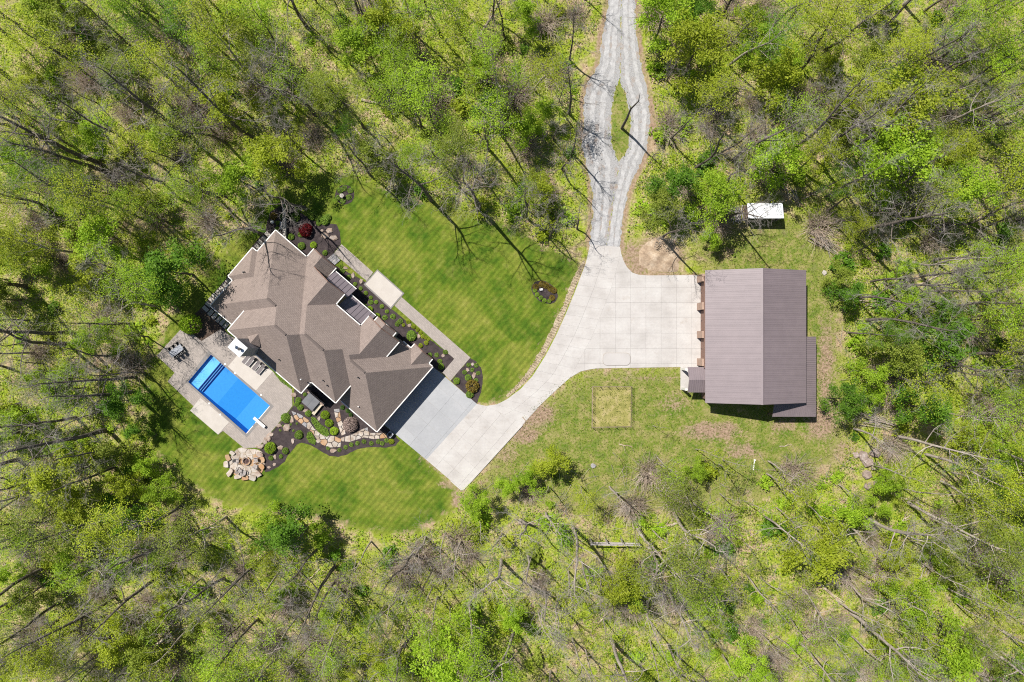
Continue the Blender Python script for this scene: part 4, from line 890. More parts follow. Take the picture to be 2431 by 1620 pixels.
rocks([(*p, s) for p, s in zip(k_n((1430, 845), (1345, 940), (1505, 980), (1290, 850), (1160, 765)), (.6, .65, .65, .3, .28))], 'in the corner bed')
rocks([(*p, s) for p, s in zip(k_c4((1620, 185), (1905, 268), (1858, 325), (1920, 380)), (.36, .3, .38, .45))], 'at the driveway end of the beds')
rocks([(*p, s) for p, s in zip(k_b((160, 945), (265, 1180), (245, 795), (50, 1290), (730, 775), (985, 1350), (720, 1180), (290, 360), (20, 900), (490, 640)), (.65, .4, .6, .45, .35, .5, .4, .5, .5, .4))], 'in the lower bed')
rocks([(*p, s) for p, s in zip(k_f((1300, 110), (1215, 215), (1070, 370), (1660, 400), (1490, 660), (1470, 880), (1320, 960), (1380, 20)), (.55, .65, .6, .45, .35, .3, .3, .5))], 'edging the mulch by the fire pit')
fp = empty('flagstone_path', W(745, 1020), kind='structure')
leg1 = k_b((240, 640), (400, 700), (540, 800), (640, 950), (760, 1050), (900, 1080), (1010, 1090), (1120, 1140), (1110, 1280), (920, 1290), (780, 1240), (680, 1130), (600, 1010), (440, 890), (300, 780))
leg2 = k_b((990, 610), (1090, 600), (1120, 800), (1180, 920), (1200, 1050), (1130, 1080), (1080, 930), (1020, 760))
leg3 = k_b((1110, 1120), (1280, 1070), (1500, 960), (1590, 930), (1600, 1000), (1640, 1030), (1920, 1030), (1930, 1120), (1700, 1140), (1520, 1110), (1280, 1190), (1130, 1180))
rr_ = random.Random(3)
for poly in (leg1, leg2, leg3):
    pw_ = ccw(Wp(poly))
    for c in voronoi(pw_, pds(pw_, .72, rr_, 500), .035):
        q = inset(dedupe(c), .02)
        if len(q) >= 3: MB().prism(q, -.01, .06 + R.uniform(0, .03)).build('flagstone', R.choice(['flag', 'flag', 'flag', 'flag_tan', 'stone_grey']), fp)
# fire pit terrace
terr = empty('fire_pit_terrace', W(586, 1100), kind='structure')
blob = smooth_poly(ccw(Wp(k_f((330, 500), (480, 380), (700, 430), (960, 440), (1160, 540), (1190, 760), (1190, 950), (1110, 1120), (960, 1310), (700, 1310), (520, 1270), (320, 1190), (170, 980), (110, 780)))), 1)
sheet('bedding', blob, .02, 'verge', terr, None)
for c in voronoi(blob, pds(blob, .85, rr_, 900), .03):
    q = inset(dedupe(c), .015)
    if len(q) >= 3: MB().prism(q, -.01, .07 + R.uniform(0, .03)).build('flagstone', R.choice(['flag', 'flag', 'flag', 'flag_tan']), terr)
for x, y, a, lx, ly in [(270, 540, .6, .62, .42), (150, 660, 1.2, .7, .5), (110, 860, 1.5, .75, .5), (220, 1090, -1.0, .95, .5), (430, 1220, -.3, .85, .45), (640, 1260, 0, .8, .5), (850, 1250, .2, .8, .55), (1020, 1140, .8, .7, .5), (1120, 930, .9, .65, .5), (1140, 740, 1.5, .6, .5), (1050, 590, .3, .7, .5)]:
    c = W2(k_f((x, y))[0]); m_ = MB().prism([(lx * .82 * R.uniform(.75, 1.15) * sx_, ly * .78 * R.uniform(.7, 1.2) * sy_) for sx_, sy_ in ((-1, -.6), (-.5, -1), (.6, -1), (1, -.4), (.9, .8), (.1, 1), (-.8, .9))], 0, R.uniform(.36, .5))
    ca, sa = math.cos(-a), math.sin(-a); m_.v = [(c[0] + ca * v[0] - sa * v[1], c[1] + sa * v[0] + ca * v[1], min(v[2], .46)) for v in m_.v]
    m_.build('boulder', R.choice(['rock', 'flag', 'flag', 'flag_tan', 'stone_grey']), terr)
pit = empty('fire_pit', W2(k_f((680, 775))[0]) + (0,), 'round stone ringed fire pit in the flagstone terrace', 'fire pit')
pc_ = W2(k_f((680, 775))[0])
for k in range(14):
    t = k / 14 * 2 * math.pi; MB().box((pc_[0] + .58 * math.cos(t), pc_[1] + .58 * math.sin(t), .2), (.2, .24, .4 + R.uniform(-.03, .03)), t).build('ring_stone', R.choice(['flag_tan', 'rock']), pit)
MB().tube((pc_[0], pc_[1], .02), (pc_[0], pc_[1], .14), .5, n=16).build('ash_bed', 'char', pit)
for k in range(3):
    t = k * 1.1; MB().tube((pc_[0] - .3 * math.cos(t), pc_[1] - .3 * math.sin(t), .18), (pc_[0] + .3 * math.cos(t), pc_[1] + .3 * math.sin(t), .22), .05).build('firewood', 'char', pit)
def copy_tree(o, parent=None):
    c = o.copy(); link(c, parent); c.parent = parent
    for ch_ in [x for x in o.children]: copy_tree(ch_, c)
    return c
def garden_chair():
    r = empty('garden_chair', (0, 0, 0), 'x', 'chair')
    for i in range(5): MB().slab3([(-.24 + i * .1, .25, .38), (-.155 + i * .1, .25, .38), (-.155 + i * .1, -.25, .30), (-.24 + i * .1, -.25, .30)], .025).build('seat_slat', 'wood_old', r, local=True)
    for i in range(5): MB().add([(-.24 + i * .1, -.24, .30), (-.155 + i * .1, -.24, .30), (-.155 + i * .1, -.55, .95), (-.24 + i * .1, -.55, .95), (-.24 + i * .1, -.265, .29), (-.155 + i * .1, -.265, .29), (-.155 + i * .1, -.58, .94), (-.24 + i * .1, -.58, .94)], [(0, 1, 2, 3), (7, 6, 5, 4), (0, 4, 5, 1), (1, 5, 6, 2), (2, 6, 7, 3), (3, 7, 4, 0)]).build('back_slat', 'wood_old', r, local=True)
    for s in (-1, 1):
        MB().box((s * .34, -.05, .58), (.13, .75, .03)).build('armrest', 'wood_old', r, local=True)
        MB().box((s * .32, .28, .29), (.06, .08, .56)).build('leg', 'wood_old', r, local=True); MB().box((s * .32, -.3, .24), (.06, .5, .08)).build('leg', 'wood_old', r, local=True)
    return r
gc = garden_chair(); first = True
for (x, y, lab) in [(430, 760, 'weathered wooden garden chair left of the fire pit'), (480, 1030, 'weathered wooden garden chair below left of the fire pit'), (615, 1085, 'weathered wooden garden chair straight below the fire pit'), (930, 920, 'weathered wooden garden chair below right of the fire pit'), (950, 735, 'weathered wooden garden chair right of the fire pit')]:
    c = W2(k_f((x, y))[0]); g = gc if first else copy_tree(gc); first = False
    g.location = (c[0], c[1], .08); g.rotation_euler = (0, 0, math.atan2(pc_[1] - c[1], pc_[0] - c[0]) - math.pi / 2); g['label'] = lab; g['group'] = 'garden chairs round the fire pit'

# ------------------------------------------------------------------ patio furniture
tc = k_p((560, 870))[0]; tw = W2(tc); trz = math.radians(36)
tb = empty('dining_table', (tw[0], tw[1], .045), 'long grey stone topped dining table on the pool deck', 'table'); tb.rotation_euler = (0, 0, trz)
MB().box((0, 0, .72), (2.35, 1.05, .06)).build('tabletop', 'table', tb, local=True)
for s in (-1, 1):
    for t in (-1, 1): MB().box((s * 1.0, t * .4, .345), (.08, .08, .69)).build('leg', 'dark', tb, local=True)
def dining_chair():
    r = empty('dining_chair', (0, 0, 0), 'x', 'chair')
    MB().box((0, 0, .44), (.48, .48, .05)).build('seat', 'dark', r, local=True); MB().box((0, -.25, .72), (.48, .05, .5)).build('backrest', 'dark', r, local=True)
    for s in (-1, 1):
        MB().box((s * .26, -.02, .62), (.045, .44, .03)).build('armrest', 'pale_metal', r, local=True)
        for t in (-1, 1): MB().tube((s * .21, t * .2, 0), (s * .21, t * .2, .415), .022).build('leg', 'pale_metal', r, local=True)
    return r
dc = dining_chair(); first = True; ca, sa = math.cos(trz), math.sin(trz)
CH = [(-.8, .78, math.pi, 'upper left side of the dining table, nearest the lawn'), (0, .78, math.pi, 'upper left side of the dining table, middle one'), (.8, .78, math.pi, 'upper left side of the dining table, nearest the young tree'), (-.8, -.78, 0, 'lower right side of the dining table, nearest the lawn'), (0, -.78, 0, 'lower right side of the dining table, middle one'), (.8, -.78, 0, 'lower right side of the dining table, nearest the house')]
for u, v, rz, lab in CH:
    c = dc if first else copy_tree(dc); first = False; c.location = (tw[0] + ca * u - sa * v, tw[1] + sa * u + ca * v, .045); c.rotation_euler = (0, 0, trz + rz)
    c['label'] = 'black patio chair at the ' + lab; c['group'] = 'black chairs round the dining table'
def lounger():
    r = empty('sun_lounger', (0, 0, 0), 'x', 'sun lounger')
    MB().box((0, .35, .33), (.62, 1.3, .05)).build('seat', 'sling', r, local=True)
    MB().add([(-.31, -.3, .355), (.31, -.3, .355), (.31, -.85, .78), (-.31, -.85, .78), (-.31, -.3, .31), (.31, -.3, .31), (.31, -.88, .74), (-.31, -.88, .74)], [(0, 3, 2, 1), (4, 5, 6, 7), (0, 1, 5, 4), (1, 2, 6, 5), (2, 3, 7, 6), (3, 0, 4, 7)]).build('backrest', 'sling', r, local=True)
    for s in (-1, 1):
        MB().box((s * .34, .3, .34), (.05, 1.42, .05)).build('side_rail', 'pale_metal', r, local=True); MB().box((s * .36, -.25, .55), (.06, .45, .03)).build('armrest', 'pale_metal', r, local=True)
        for t in (-.25, .9): MB().box((s * .33, t, .155), (.04, .04, .31)).build('leg', 'pale_metal', r, local=True)
    return r
lg = lounger(); first = True; kl = K(540, 790, 15.68)
for (x, y, lab) in [(760, 960, 'grey sling sun lounger closest to the chimney'), (905, 1050, 'grey sling sun lounger second from the chimney'), (1130, 1210, 'grey sling sun lounger third from the chimney'), (1290, 1345, 'grey sling sun lounger farthest from the chimney')]:
    c = W2(kl((x, y))[0]); l = lg if first else copy_tree(lg); first = False; l.location = (c[0] , c[1], .066); l.rotation_euler = (0, 0, math.atan2(BX[1], BX[0]) - math.pi / 2); l['label'] = lab; l['group'] = 'sun loungers under the eaves by the pool'
# hot tub corner behind the house
ht = empty('hot_tub', W2(k_b((610, 470))[0]) + (0,), 'square hot tub under a dark grey folding cover', 'hot tub'); hc = W2(k_b((610, 470))[0])
hrz = math.atan2(AX[1], AX[0])
MB().box((hc[0], hc[1], .42), (2.2, 1.9, .84), hrz).build('cabinet', 'wood_tan', ht)
for s in (-1, 1): MB().box((hc[0] + AX[0] * .57 * s, hc[1] + AX[1] * .57 * s, .89), (1.12, 2.0, .09), hrz).build('cover_half', 'cover', ht)
pg = empty('wooden_bench', W2(k_b((700, 410))[0]) + (0,), 'long tan plank bench between the hot tub and the house', 'bench')
p0, p1 = np.array(W2(k_b((560, 285))[0])), np.array(W2(k_b((835, 530))[0])); mid = (p0 + p1) / 2; L = np.linalg.norm(p1 - p0)
for k in (-1, 0, 1):
    q = mid + BX * .17 * k; MB().box((q[0], q[1], .78), (L, .155, .05), hrz).build('plank', 'wood_tan', pg)
for t in (-.42, 0, .42):
    q = mid + AX * L * t; MB().box((q[0], q[1], .375), (.1, .45, .75), hrz).build('leg', 'wood_tan', pg)
cb = empty('cream_bench', W2(k_b((705, 610))[0]) + (0,), 'narrow cream plank bench at right angles to the hot tub', 'bench')
p0, p1 = np.array(W2(k_b((775, 520))[0])), np.array(W2(k_b((635, 695))[0])); mid = (p0 + p1) / 2; L = np.linalg.norm(p1 - p0); brz = math.atan2(*(p1 - p0)[::-1])
for k in (-1, 1): q = mid + AX * .14 * k; MB().box((q[0], q[1], .47), (L, .26, .05), brz).build('plank', 'wood_cream', cb)
for t in (-.4, .4): q = mid + (p1 - p0) * t; MB().box((q[0], q[1], .22), (.08, .45, .44), brz).build('leg', 'wood_cream', cb)
ac = W2(k_b((2000, 1050))[0]); acu = empty('air_conditioner', (ac[0], ac[1], 0), 'grey air conditioning unit beside the garage corner', 'air conditioner')
MB().box((ac[0], ac[1], .4), (.85, .85, .8), hrz).build('case', 'table', acu); MB().tube((ac[0], ac[1], .8), (ac[0], ac[1], .83), .34, n=14).build('fan_grille', 'dark', acu)

# ------------------------------------------------------------------ small garden things
sw = empty('stone_wall', W(677.5, 522), 'low pale stone wall running up from the house corner', 'wall')
wa, wb = np.array(W2((676.5, 475.7))), np.array(W2((678.6, 570)))
for k in range(11):
    q = wa + (wb - wa) * (k + .5) / 11; MB().box((q[0], q[1], .35 + R.uniform(-.04, .04)), (.5, np.linalg.norm(wb - wa) / 11 - .02, .7), R.uniform(-.04, .04)).build('stone', 'step_pad', sw)
bn = empty('garden_bench', W2(k_n((545, 760))[0]) + (0,), 'small pale grey bench beside the low stone wall', 'bench'); bc = W2(k_n((545, 760))[0])
for k in range(3): MB().box((bc[0] - .14 + .14 * k, bc[1], .45), (.125, 1.25, .04)).build('slat', 'table', bn)
for s in (-1, 1): MB().box((bc[0], bc[1] + s * .5, .215), (.4, .07, .43)).build('leg', 'table', bn)
c = W2(k_n((385, 695))[0]); single(MB().tube((c[0], c[1], 0), (c[0], c[1], .5), .12, n=8).ball((c[0], c[1], .6), .3, .3, .22, 12, 6), 'garden_globe', 'white', 'white round garden globe in the mulch left of the stone wall', 'garden ornament', (c[0], c[1], 0), smooth=True)
bb = empty('bird_bath', W2(k_n((1675, 210))[0]) + (0,), 'white round bird bath in the circular lawn bed', 'bird bath'); c = W2(k_n((1675, 210))[0])
MB().tube((c[0], c[1], 0), (c[0], c[1], .6), .14, .1, n=10).build('pedestal', 'broom', bb); MB().tube((c[0], c[1], .6), (c[0], c[1], .72), .22, .34, n=16).build('bowl', 'broom', bb)
c = W2(k_c7((390, 590))[0]); single(MB().box((c[0], c[1], .15), (.5, .36, .3), .2), 'marker_stone', 'white', 'white marker block in the oval lawn bed', 'stone', (c[0], c[1], 0))
c = W2((344, 1020)); lp = empty('garden_lamp', (c[0], c[1], 0), 'thin post with a pale round lamp at the dark edge of the lawn', 'lamp')
MB().tube((c[0], c[1], 0), (c[0], c[1], 2.9), .035, n=8).build('post', 'pale_metal', lp); MB().ball((c[0], c[1], 3.05), .24, .24, .2, 10, 6).build('globe', 'table', lp, smooth=True)
# low cover standing in for the see-through ghost of a tank
tk = empty('tank_ghost', W(1463.5, 853), 'pale rounded cover shape standing in for a faint ghost tank on the concrete apron', 'cover')
cc = W2((1463.5, 853)); pts = []
for sx_, sy_, a0 in ((1, 1, 0), (-1, 1, 90), (-1, -1, 180), (1, -1, 270)):
    for k in range(7): t = math.radians(a0 + 15 * k); pts.append((cc[0] + sx_ * 1.55 + .7 * math.cos(t), cc[1] + sy_ * .38 + .66 * math.sin(t)))
m_ = MB().prism(pts, .04, .12); m_.build('rim', 'stucco', tk)
MB().prism([(cc[0] + (p[0] - cc[0]) * .97, cc[1] + (p[1] - cc[1]) * .93) for p in pts], .08, .145).build('lid', 'tank', tk)
c = W2((1476, 870)); MB().tube((c[0], c[1], .075), (c[0] - .1, c[1] - .3, .075), .03).build('handle', 'pale_metal', tk)
# fenced garden plot
fe = empty('wire_fence', W(1451, 966), 'low wire fence on thin posts around the square garden plot', 'fence')
cor = Wp([(1405.3, 917.9), (1497.9, 917.9), (1497, 1012), (1404.5, 1014)])
wire = MB()
MT['dry_plot'] = M('dry_plot', [(.20, .20, .05), (.31, .285, .09), (.42, .345, .17)], .9, .95, (7, .2), .4)
MB().prism(jitter_edge(cor, .5, .06), -.02, .012).build('garden_plot', 'dry_plot', None, kind='structure')
for k in range(4):
    a, b = np.array(cor[k]), np.array(cor[(k + 1) % 4])
    for j in range(5):
        q = a + (b - a) * j / 5; MB().tube((q[0], q[1], 0), (q[0], q[1], 1.35), .045, n=5).build('post', 'wood_tan', fe)
    for z in (.1, .5, .9, 1.22): wire.tube((*a, z), (*b, z), .013, n=3, cap=False)
    L = np.linalg.norm(b - a)
    for t in np.arange(0, 1, .3 / L): q = a + (b - a) * t; wire.tube((q[0], q[1], .05), (q[0], q[1], 1.22), .013, n=3, cap=False)
tag(wire.build('wire_mesh', 'wood_tan', fe), kind='stuff')
# weathered rail frame in the lower wood
tr = empty('wooden_trellis', W(1456, 1285), 'weathered wooden rail frame on four posts in the lower woods', 'trellis')
ya = W2((1401, 1279)); yb = W2((1510, 1281))
for k in range(4):
    x = ya[0] + (yb[0] - ya[0]) * k / 3; y = ya[1] + (yb[1] - ya[1]) * k / 3; MB().box((x, y, 1.25), (.18, .18, 2.5)).build('post', 'wood_old', tr)
for z in (2.42, 1.4):
    MB().slab3([(ya[0] - .2, ya[1] - .13, z + .1), (yb[0] + .2, yb[1] - .13, z + .1), (yb[0] + .2, yb[1] - .35, z + .1), (ya[0] - .2, ya[1] - .35, z + .1)], .12).build('rail', 'wood_old', tr)
pa, pb = W(1791, 1093), W(1788, 1116); wp = empty('white_pipe', pa, 'short white plastic pipe lying at the edge of the rough grass', 'pipe')
MB().tube((pa[0], pa[1], .1), (pb[0], pb[1], .1), .09, n=8).build('tube', 'white', wp); MB().tube((pa[0], pa[1] + .18, .1), (pa[0] + .05, pa[1] - .1, .1), .16, n=8).build('cap', 'white', wp)
pts = [(1110, 560, .95), (1215, 660, 1.05), (1390, 750, .95), (960, 520, .6), (1360, 480, .85), (1190, 940, .85), (1430, 1110, .85), (1200, 1170, .75)]
kb = K(1920, 1020, 8.71); names_ = ['upper one of the middle pair', 'large central', 'lowest of the diagonal three', 'small leftmost', 'upper right', 'left lower', 'bottom right', 'bottom left']
for (x, y, r), nm in zip(pts, names_):
    p = kb((x, y))[0]; rock(p, r, f'{nm} grey brown boulder in the heap below the barn', 'boulders right of the clearing', 'boulder', .7, 'boulder')
# mound of bare soil beside the apron
mg = []; mc = W2((1565, 607)); n = 26; hs = np.linspace(-1, 1, n)
for j in hs:
    for i in hs:
        d = math.hypot(i, j); z = .42 * max(0, 1 - d * (1 + .25 * math.sin(3 * math.atan2(j, i) + 1))) ** .8 * (1 + .35 * math.sin(7 * i + 2) * math.cos(6 * j)) + NR.uniform(0, .05) * (d < 1) - (.02 if d >= 1 else 0)
        mg.append((mc[0] + i * 3.3 + NR.uniform(-.05, .05), mc[1] + j * 2.7, z))
idm = np.arange((n - 1) * n).reshape(n - 1, n)[:, :-1]
link(tag(bpy.data.objects.new('dirt_mound', fast_mesh('dirt_mound', mg, np.stack([idm, idm + 1, idm + n + 1, idm + n], -1).reshape(-1, 4), 'dirt', False)), kind='structure'))

# ------------------------------------------------------------------ trees
def grow(seed, h, r, spread, start=.4, prim=9, sec=5, ter=4, twig=0, lean=.04, curve=.12, up=.55):
    rng = np.random.default_rng(seed); big, small, tips = [], [], []
    def branch(p, d, L, rad, lev, kids):
        n = 3 if lev < 3 else 2; pts = [p]; rads = [rad]
        for i in range(n):
            d = d + rng.normal(size=3) * (curve + .05 * lev) + np.array([0, 0, .05]); d /= np.linalg.norm(d)
            q = pts[-1] + d * L / n; pts.append(q); rads.append(rad * (1 - .75 * (i + 1) / n))
            (big if lev < 2 else small).append((pts[-2], q, rads[-2], rads[-1]))
        if not kids: tips.append(pts[-1]); tips.append((pts[-1] + pts[-2]) / 2); return
        k = kids[0]
        for j in range(k):
            t = rng.uniform(.3, 1) if j else 1.0; i = min(n - 1, int(t * n)); f = t * n - i
            s = pts[i] + (pts[i + 1] - pts[i]) * f
            e = d + rng.normal(size=3) * .65; e[2] += .12; e /= np.linalg.norm(e)
            branch(s, e, L * rng.uniform(.38, .62), max(.008, rad * .42 * rng.uniform(.7, 1.1)), lev + 1, kids[1:])
    p = np.zeros(3); d = np.array([rng.normal() * lean, rng.normal() * lean, 1.0]); N = 9; tp = [np.array([0, 0, -.2])]; tr_ = [r * 1.15]
    for i in range(N):
        d = d + np.array([*rng.normal(size=2) * curve * .45, 0]); d /= np.linalg.norm(d); p = p + d * h * .86 / N; tp.append(p); tr_.append(r * (1 - .72 * ((i + 1) / N) ** 1.1))
        big.append((tp[-2], tp[-1], tr_[-2], tr_[-1]))
    kids = [k for k in (sec, ter, twig) if k]
    for j in range(prim):
        t = start + (1 - start) * (j + rng.uniform(.1, .9)) / prim; x = t * N; i = min(N - 1, int(x)); s = tp[i] + (tp[i + 1] - tp[i]) * (x - i)
        a = j * 2.4 + rng.uniform(-.5, .5); v = up * rng.uniform(.7, 1.5) + .7 * max(0, t - .6)
        e = np.array([math.cos(a), math.sin(a), v]); e /= np.linalg.norm(e)
        branch(s, e, spread * (1.1 - .45 * t) * rng.uniform(.75, 1.15), tr_[i] * rng.uniform(.35, .55), 1, kids)
    branch(tp[-1], d, h * .14, tr_[-1], 1, kids)
    return big, small, np.array(tips)
def tree_meshes(seed, h, r, spread, leaves=0, lsize=.2, puff=.7, **kw):
    big, small, tips = grow(seed, h, r, spread, **kw); rng = np.random.default_rng(seed + 5)
    crown = None
    if leaves:
        v, f = join(tubes(big, 6), (np.zeros((0, 3)), np.zeros((0, 4), int))); v2, f2 = tubes(small, 4); nb_ = len(f)
        trunk = fast_mesh('trunk', *join((v, f), (v2, f2)), 'bark'); trunk.materials.append(MT['twig'])
        mi = np.zeros(len(f) + len(f2), np.int32); mi[nb_:] = 1; trunk.polygons.foreach_set('material_index', mi)
    else:
        trunk = fast_mesh('trunk', *tubes(big, 6), 'bark', True); crown = fast_mesh('crown', *tubes(small, 3), 'twig')
    if leaves:
        w = rng.uniform(.1, 1, len(tips)) ** 1.5; idx = rng.choice(len(tips), leaves, p=w / w.sum())
        P = tips[idx] + rng.normal(size=(leaves, 3)) * puff * np.array([1, 1, .75]); crown = fast_mesh('crown', *cards(P, lsize, rng, .35), LEAF['lime green'])
    return trunk, crown
LEAFY = [tree_meshes(100 + i, h, r, s, lv, ls, pf, sec=5, ter=4, **kw) for i, (h, r, s, lv, ls, pf, kw) in enumerate([
    (21, .26, 4.6, 4200, .21, .60, dict(start=.42)), (19, .22, 4.0, 3600, .20, .55, dict(start=.38, prim=8)), (23, .30, 5.2, 5000, .21, .65, dict(start=.48, prim=10)),
    (17, .18, 3.4, 3000, .20, .50, dict(start=.35)), (15, .15, 3.0, 2600, .19, .50, dict(start=.3, prim=8)), (22, .26, 4.4, 2200, .19, .60, dict(start=.5)), (20, .24, 4.4, 1700, .18, .60, dict(start=.42)),
    (18, .22, 4.2, 1300, .18, .55, dict(start=.36))])]
DENSE = [tree_meshes(150 + i, h, r, s, lv, ls, pf, sec=5, ter=4, **kw) for i, (h, r, s, lv, ls, pf, kw) in enumerate([
    (12, .17, 4.0, 5200, .33, .42, dict(start=.25, prim=10)), (9, .13, 3.2, 4000, .31, .38, dict(start=.2, prim=9)), (14, .2, 4.6, 6500, .33, .45, dict(start=.3, prim=11))])]
BARE = [tree_meshes(200 + i, h, r, s, 0, sec=5, ter=5, twig=5, **kw) for i, (h, r, s, kw) in enumerate([
    (22, .30, 5.2, dict(start=.42)), (19, .24, 4.6, dict(start=.35, prim=8)), (24, .34, 5.8, dict(start=.5, prim=9)), (16, .17, 3.6, dict(start=.35)), (20, .26, 5.6, dict(start=.3, prim=8, curve=.2)), (14, .13, 2.6, dict(start=.45, prim=7))])]
POLE = [tree_meshes(250 + i, h, r, s, lv, .17, .35, sec=3, ter=3, **kw) for i, (h, r, s, lv, kw) in enumerate([(13, .12, 1.6, 500, dict(start=.5, prim=6)), (11, .10, 1.4, 350, dict(start=.45, prim=6)), (15, .14, 2.0, 800, dict(start=.5, prim=7))])]
TREES = []      # (base xy, kind word, colour, object) - labelled at the end
def plant_tree(kind, c, scale, colour=None, rot=None, hs=1.0, variant=None, pale=False, tilt=(0, 0)):
    fam = {'leafy tree': LEAFY, 'dense tree': DENSE, 'bare tree': BARE, 'slender tree': POLE}[kind]
    tm = fam[R.randrange(len(fam)) if variant is None else variant]
    o = empty(kind.replace(' ', '_'), (c[0], c[1], 0), None, 'tree'); o.rotation_euler = (tilt[0], tilt[1], R.uniform(0, 6.28) if rot is None else rot); o.scale = (scale, scale, scale * hs)
    for nm, me in zip(('trunk', 'crown'), tm):
        if me is None: continue
        k = bpy.data.objects.new(nm, me); link(k, o)
        if nm == 'crown' and colour: k.material_slots[0].link = 'OBJECT'; k.material_slots[0].material = LEAF[colour]
        elif nm == 'trunk' and pale: k.material_slots[0].link = 'OBJECT'; k.material_slots[0].material = MT['bark_pale']
    TREES.append((c, kind, colour, o)); return o
def at_crown(px, py, h): return W(px, py, h)[:2]
placed = []
AVOID = [(2055, 1098, 62), (1456, 1292, 62), (1815, 505, 85), (1960, 580, 40), (1950, 1400, 40)]
def avoid(px, py): return any(math.hypot(px - x, py - y) < r for x, y, r in AVOID)
def put(kind, c, *a, **k): placed.append(c); return plant_tree(kind, c, *a, **k)
# trees read off the photograph one by one: base position
for px, py, sc, var in [(1024.5, 477, 1.05, 0), (1138, 499, 1.1, 2), (1247.5, 516, .95, 1), (723.7, 492, .95, 4), (622, 556, .85, 0), (878, 415, .85, 1), (1305, 565, .6, 4), (178, 791, 1.1, 2), (163, 816, 1.05, 0), (280, 840, .85, 4), (322, 895, .95, 0), (344, 885, .8, 1), (318, 930, .9, 2), (455, 1255, 1.05, 2), (500, 1295, .9, 4), (640, 1310, 1.0, 0), (760, 1300, .9, 1), (980, 1315, .9, 4), (1095, 1285, .8, 1), (1235, 1235, .9, 4), (1190, 1330, 1.0, 0), (1290, 1400, .95, 1), (1350, 1390, .8, 3), (1597, 1215, 1.05, 4), (1540, 1300, .95, 0), (1575, 1390, .9, 2), (1447, 1156, .7, 1), (2023, 556, 1.1, 2), (1960, 468, 1.05, 1), (2068, 670, .85, 1), (2058, 760, .95, 0), (2310, 300, 1.1, 2), (1650, 400, .9, 4), (1740, 380, .95, 0), (1920, 370, 1.05, 2), (1690, 290, .8, 1), (1690, 70, .9, 4), (1960, 115, 1.0, 4), (1830, 70, .8, 0), (255, 1022, 1.15, 2), (290, 1060, .95, 1), (2270, 860, .9, 4), (1370, 545, .55, 4), (1548, 375, .5, 3), (1572, 566, .9, 1), (80, 300, 1.1, 0), (240, 390, 1.2, 2), (450, 320, 1.1, 2), (600, 330, 1.1, 0), (380, 100, 1.05, 1), (520, 470, .9, 1), (420, 470, 1.0, 4)]:
    put('bare tree', W2((px, py)), sc, variant=var, pale=px > 1080 and py > 1100)
for px, py, h, sc, col in [(1650, 135, 8, 1.0, 'yellow green'), (1880, 150, 10, 1.15, 'yellow green'), (2150, 260, 10, 1.2, 'yellow green'), (2100, 400, 9, 1.2, 'lime green'), (2190, 385, 9, 1.0, 'lime green'), (2290, 460, 8, .9, 'lime green'), (2260, 815, 8, 1.15, 'deep green'), (2180, 960, 6, .9, 'deep green'), (1930, 1300, 8, 1.1, 'yellow green'), (2240, 1545, 9, 1.1, 'lime green'), (2190, 1440, 9, .8, 'lime green'), (1066, 1540, 9, 1.0, 'lime green'), (1480, 1390, 7, .8, 'yellow green'), (1308, 1100, 4, .6, 'yellow green'), (1262, 1128, 3, .55, 'lime green'), (1205, 1150, 3, .45, 'lime green'), (1128, 1182, 3, .5, 'lime green'), (680, 1255, 6, .9, 'deep green'), (640, 1230, 5, .7, 'lime green'), (1262, 285, 8, .8, 'lime green'), (1295, 240, 6, .6, 'lime green'), (910, 60, 10, 1.0, 'yellow green'), (870, 120, 9, .9, 'lime green'), (560, 420, 8, .9, 'lime green'), (400, 640, 8, 1.1, 'deep green'), (370, 690, 7, .9, 'deep green'), (120, 930, 9, .8, 'lime green'), (130, 1130, 9, 1.1, 'yellow green'), (300, 955, 5, .7, 'deep green'), (265, 1085, 6, .85, 'olive green'), (318, 1030, 4, .5, 'deep green'), (345, 1115, 4, .6, 'lime green'), (400, 1165, 3, .5, 'lime green'), (215, 570, 9, .8, 'lime green'), (2110, 1150, 5, .5, 'lime green'), (1990, 950, 4, .6, 'deep green'), (2010, 690, 5, .7, 'deep green'), (1990, 660, 4, .6, 'olive green'), (1690, 565, 3, .4, 'lime green'), (1680, 480, 5, .8, 'lime green'), (1590, 440, 5, .8, 'deep green'), (1560, 500, 4, .6, 'olive green'), (2130, 820, 6, .8, 'olive green'), (1650, 1120, 4, .55, 'lime green'), (2010, 1220, 5, .7, 'lime green'), (2020, 300, 7, .8, 'olive green'), (1580, 40, 8, .9, 'lime green'), (330, 300, 9, .7, 'lime green'), (190, 305, 9, .7, 'lime green'), (20, 380, 9, .7, 'lime green')]:
    put('dense tree', at_crown(px, py, h), sc, col)
for px, py, sc in [(1652, 1067, 1.0), (1715, 1092, 1.05), (1824, 1095, 1.05), (1821, 1125, 1.1), (1707, 1103, 1.0), (1615, 1153, 1.05), (1646, 1195, 1.15), (1844, 1206, 1.0), (1709, 1172, 1.0), (1557, 1100, .9), (1560, 1086, .9), (1550, 1011, .45), (1303, 1156, .9), (1598, 1180, .8), (1990, 1150, 1.0), (2068, 1103, 1.15), (1880, 1140, .9), (1767, 1190, 1.0), (1910, 1190, 1.1), (1930, 1250, 1.1), (1112, 1209, .7), (1455, 1075, .5), (2140, 1160, 1.2), (1770, 1290, 1.0), (1700, 1340, 1.0), (1805, 1370, 1.1), (2000, 1335, 1.1), (1870, 1330, 1.0)]:
    put('slender tree', W2((px, py)), sc, R.choice(['olive green', 'olive green', 'yellow green', 'lime green']), pale=True)
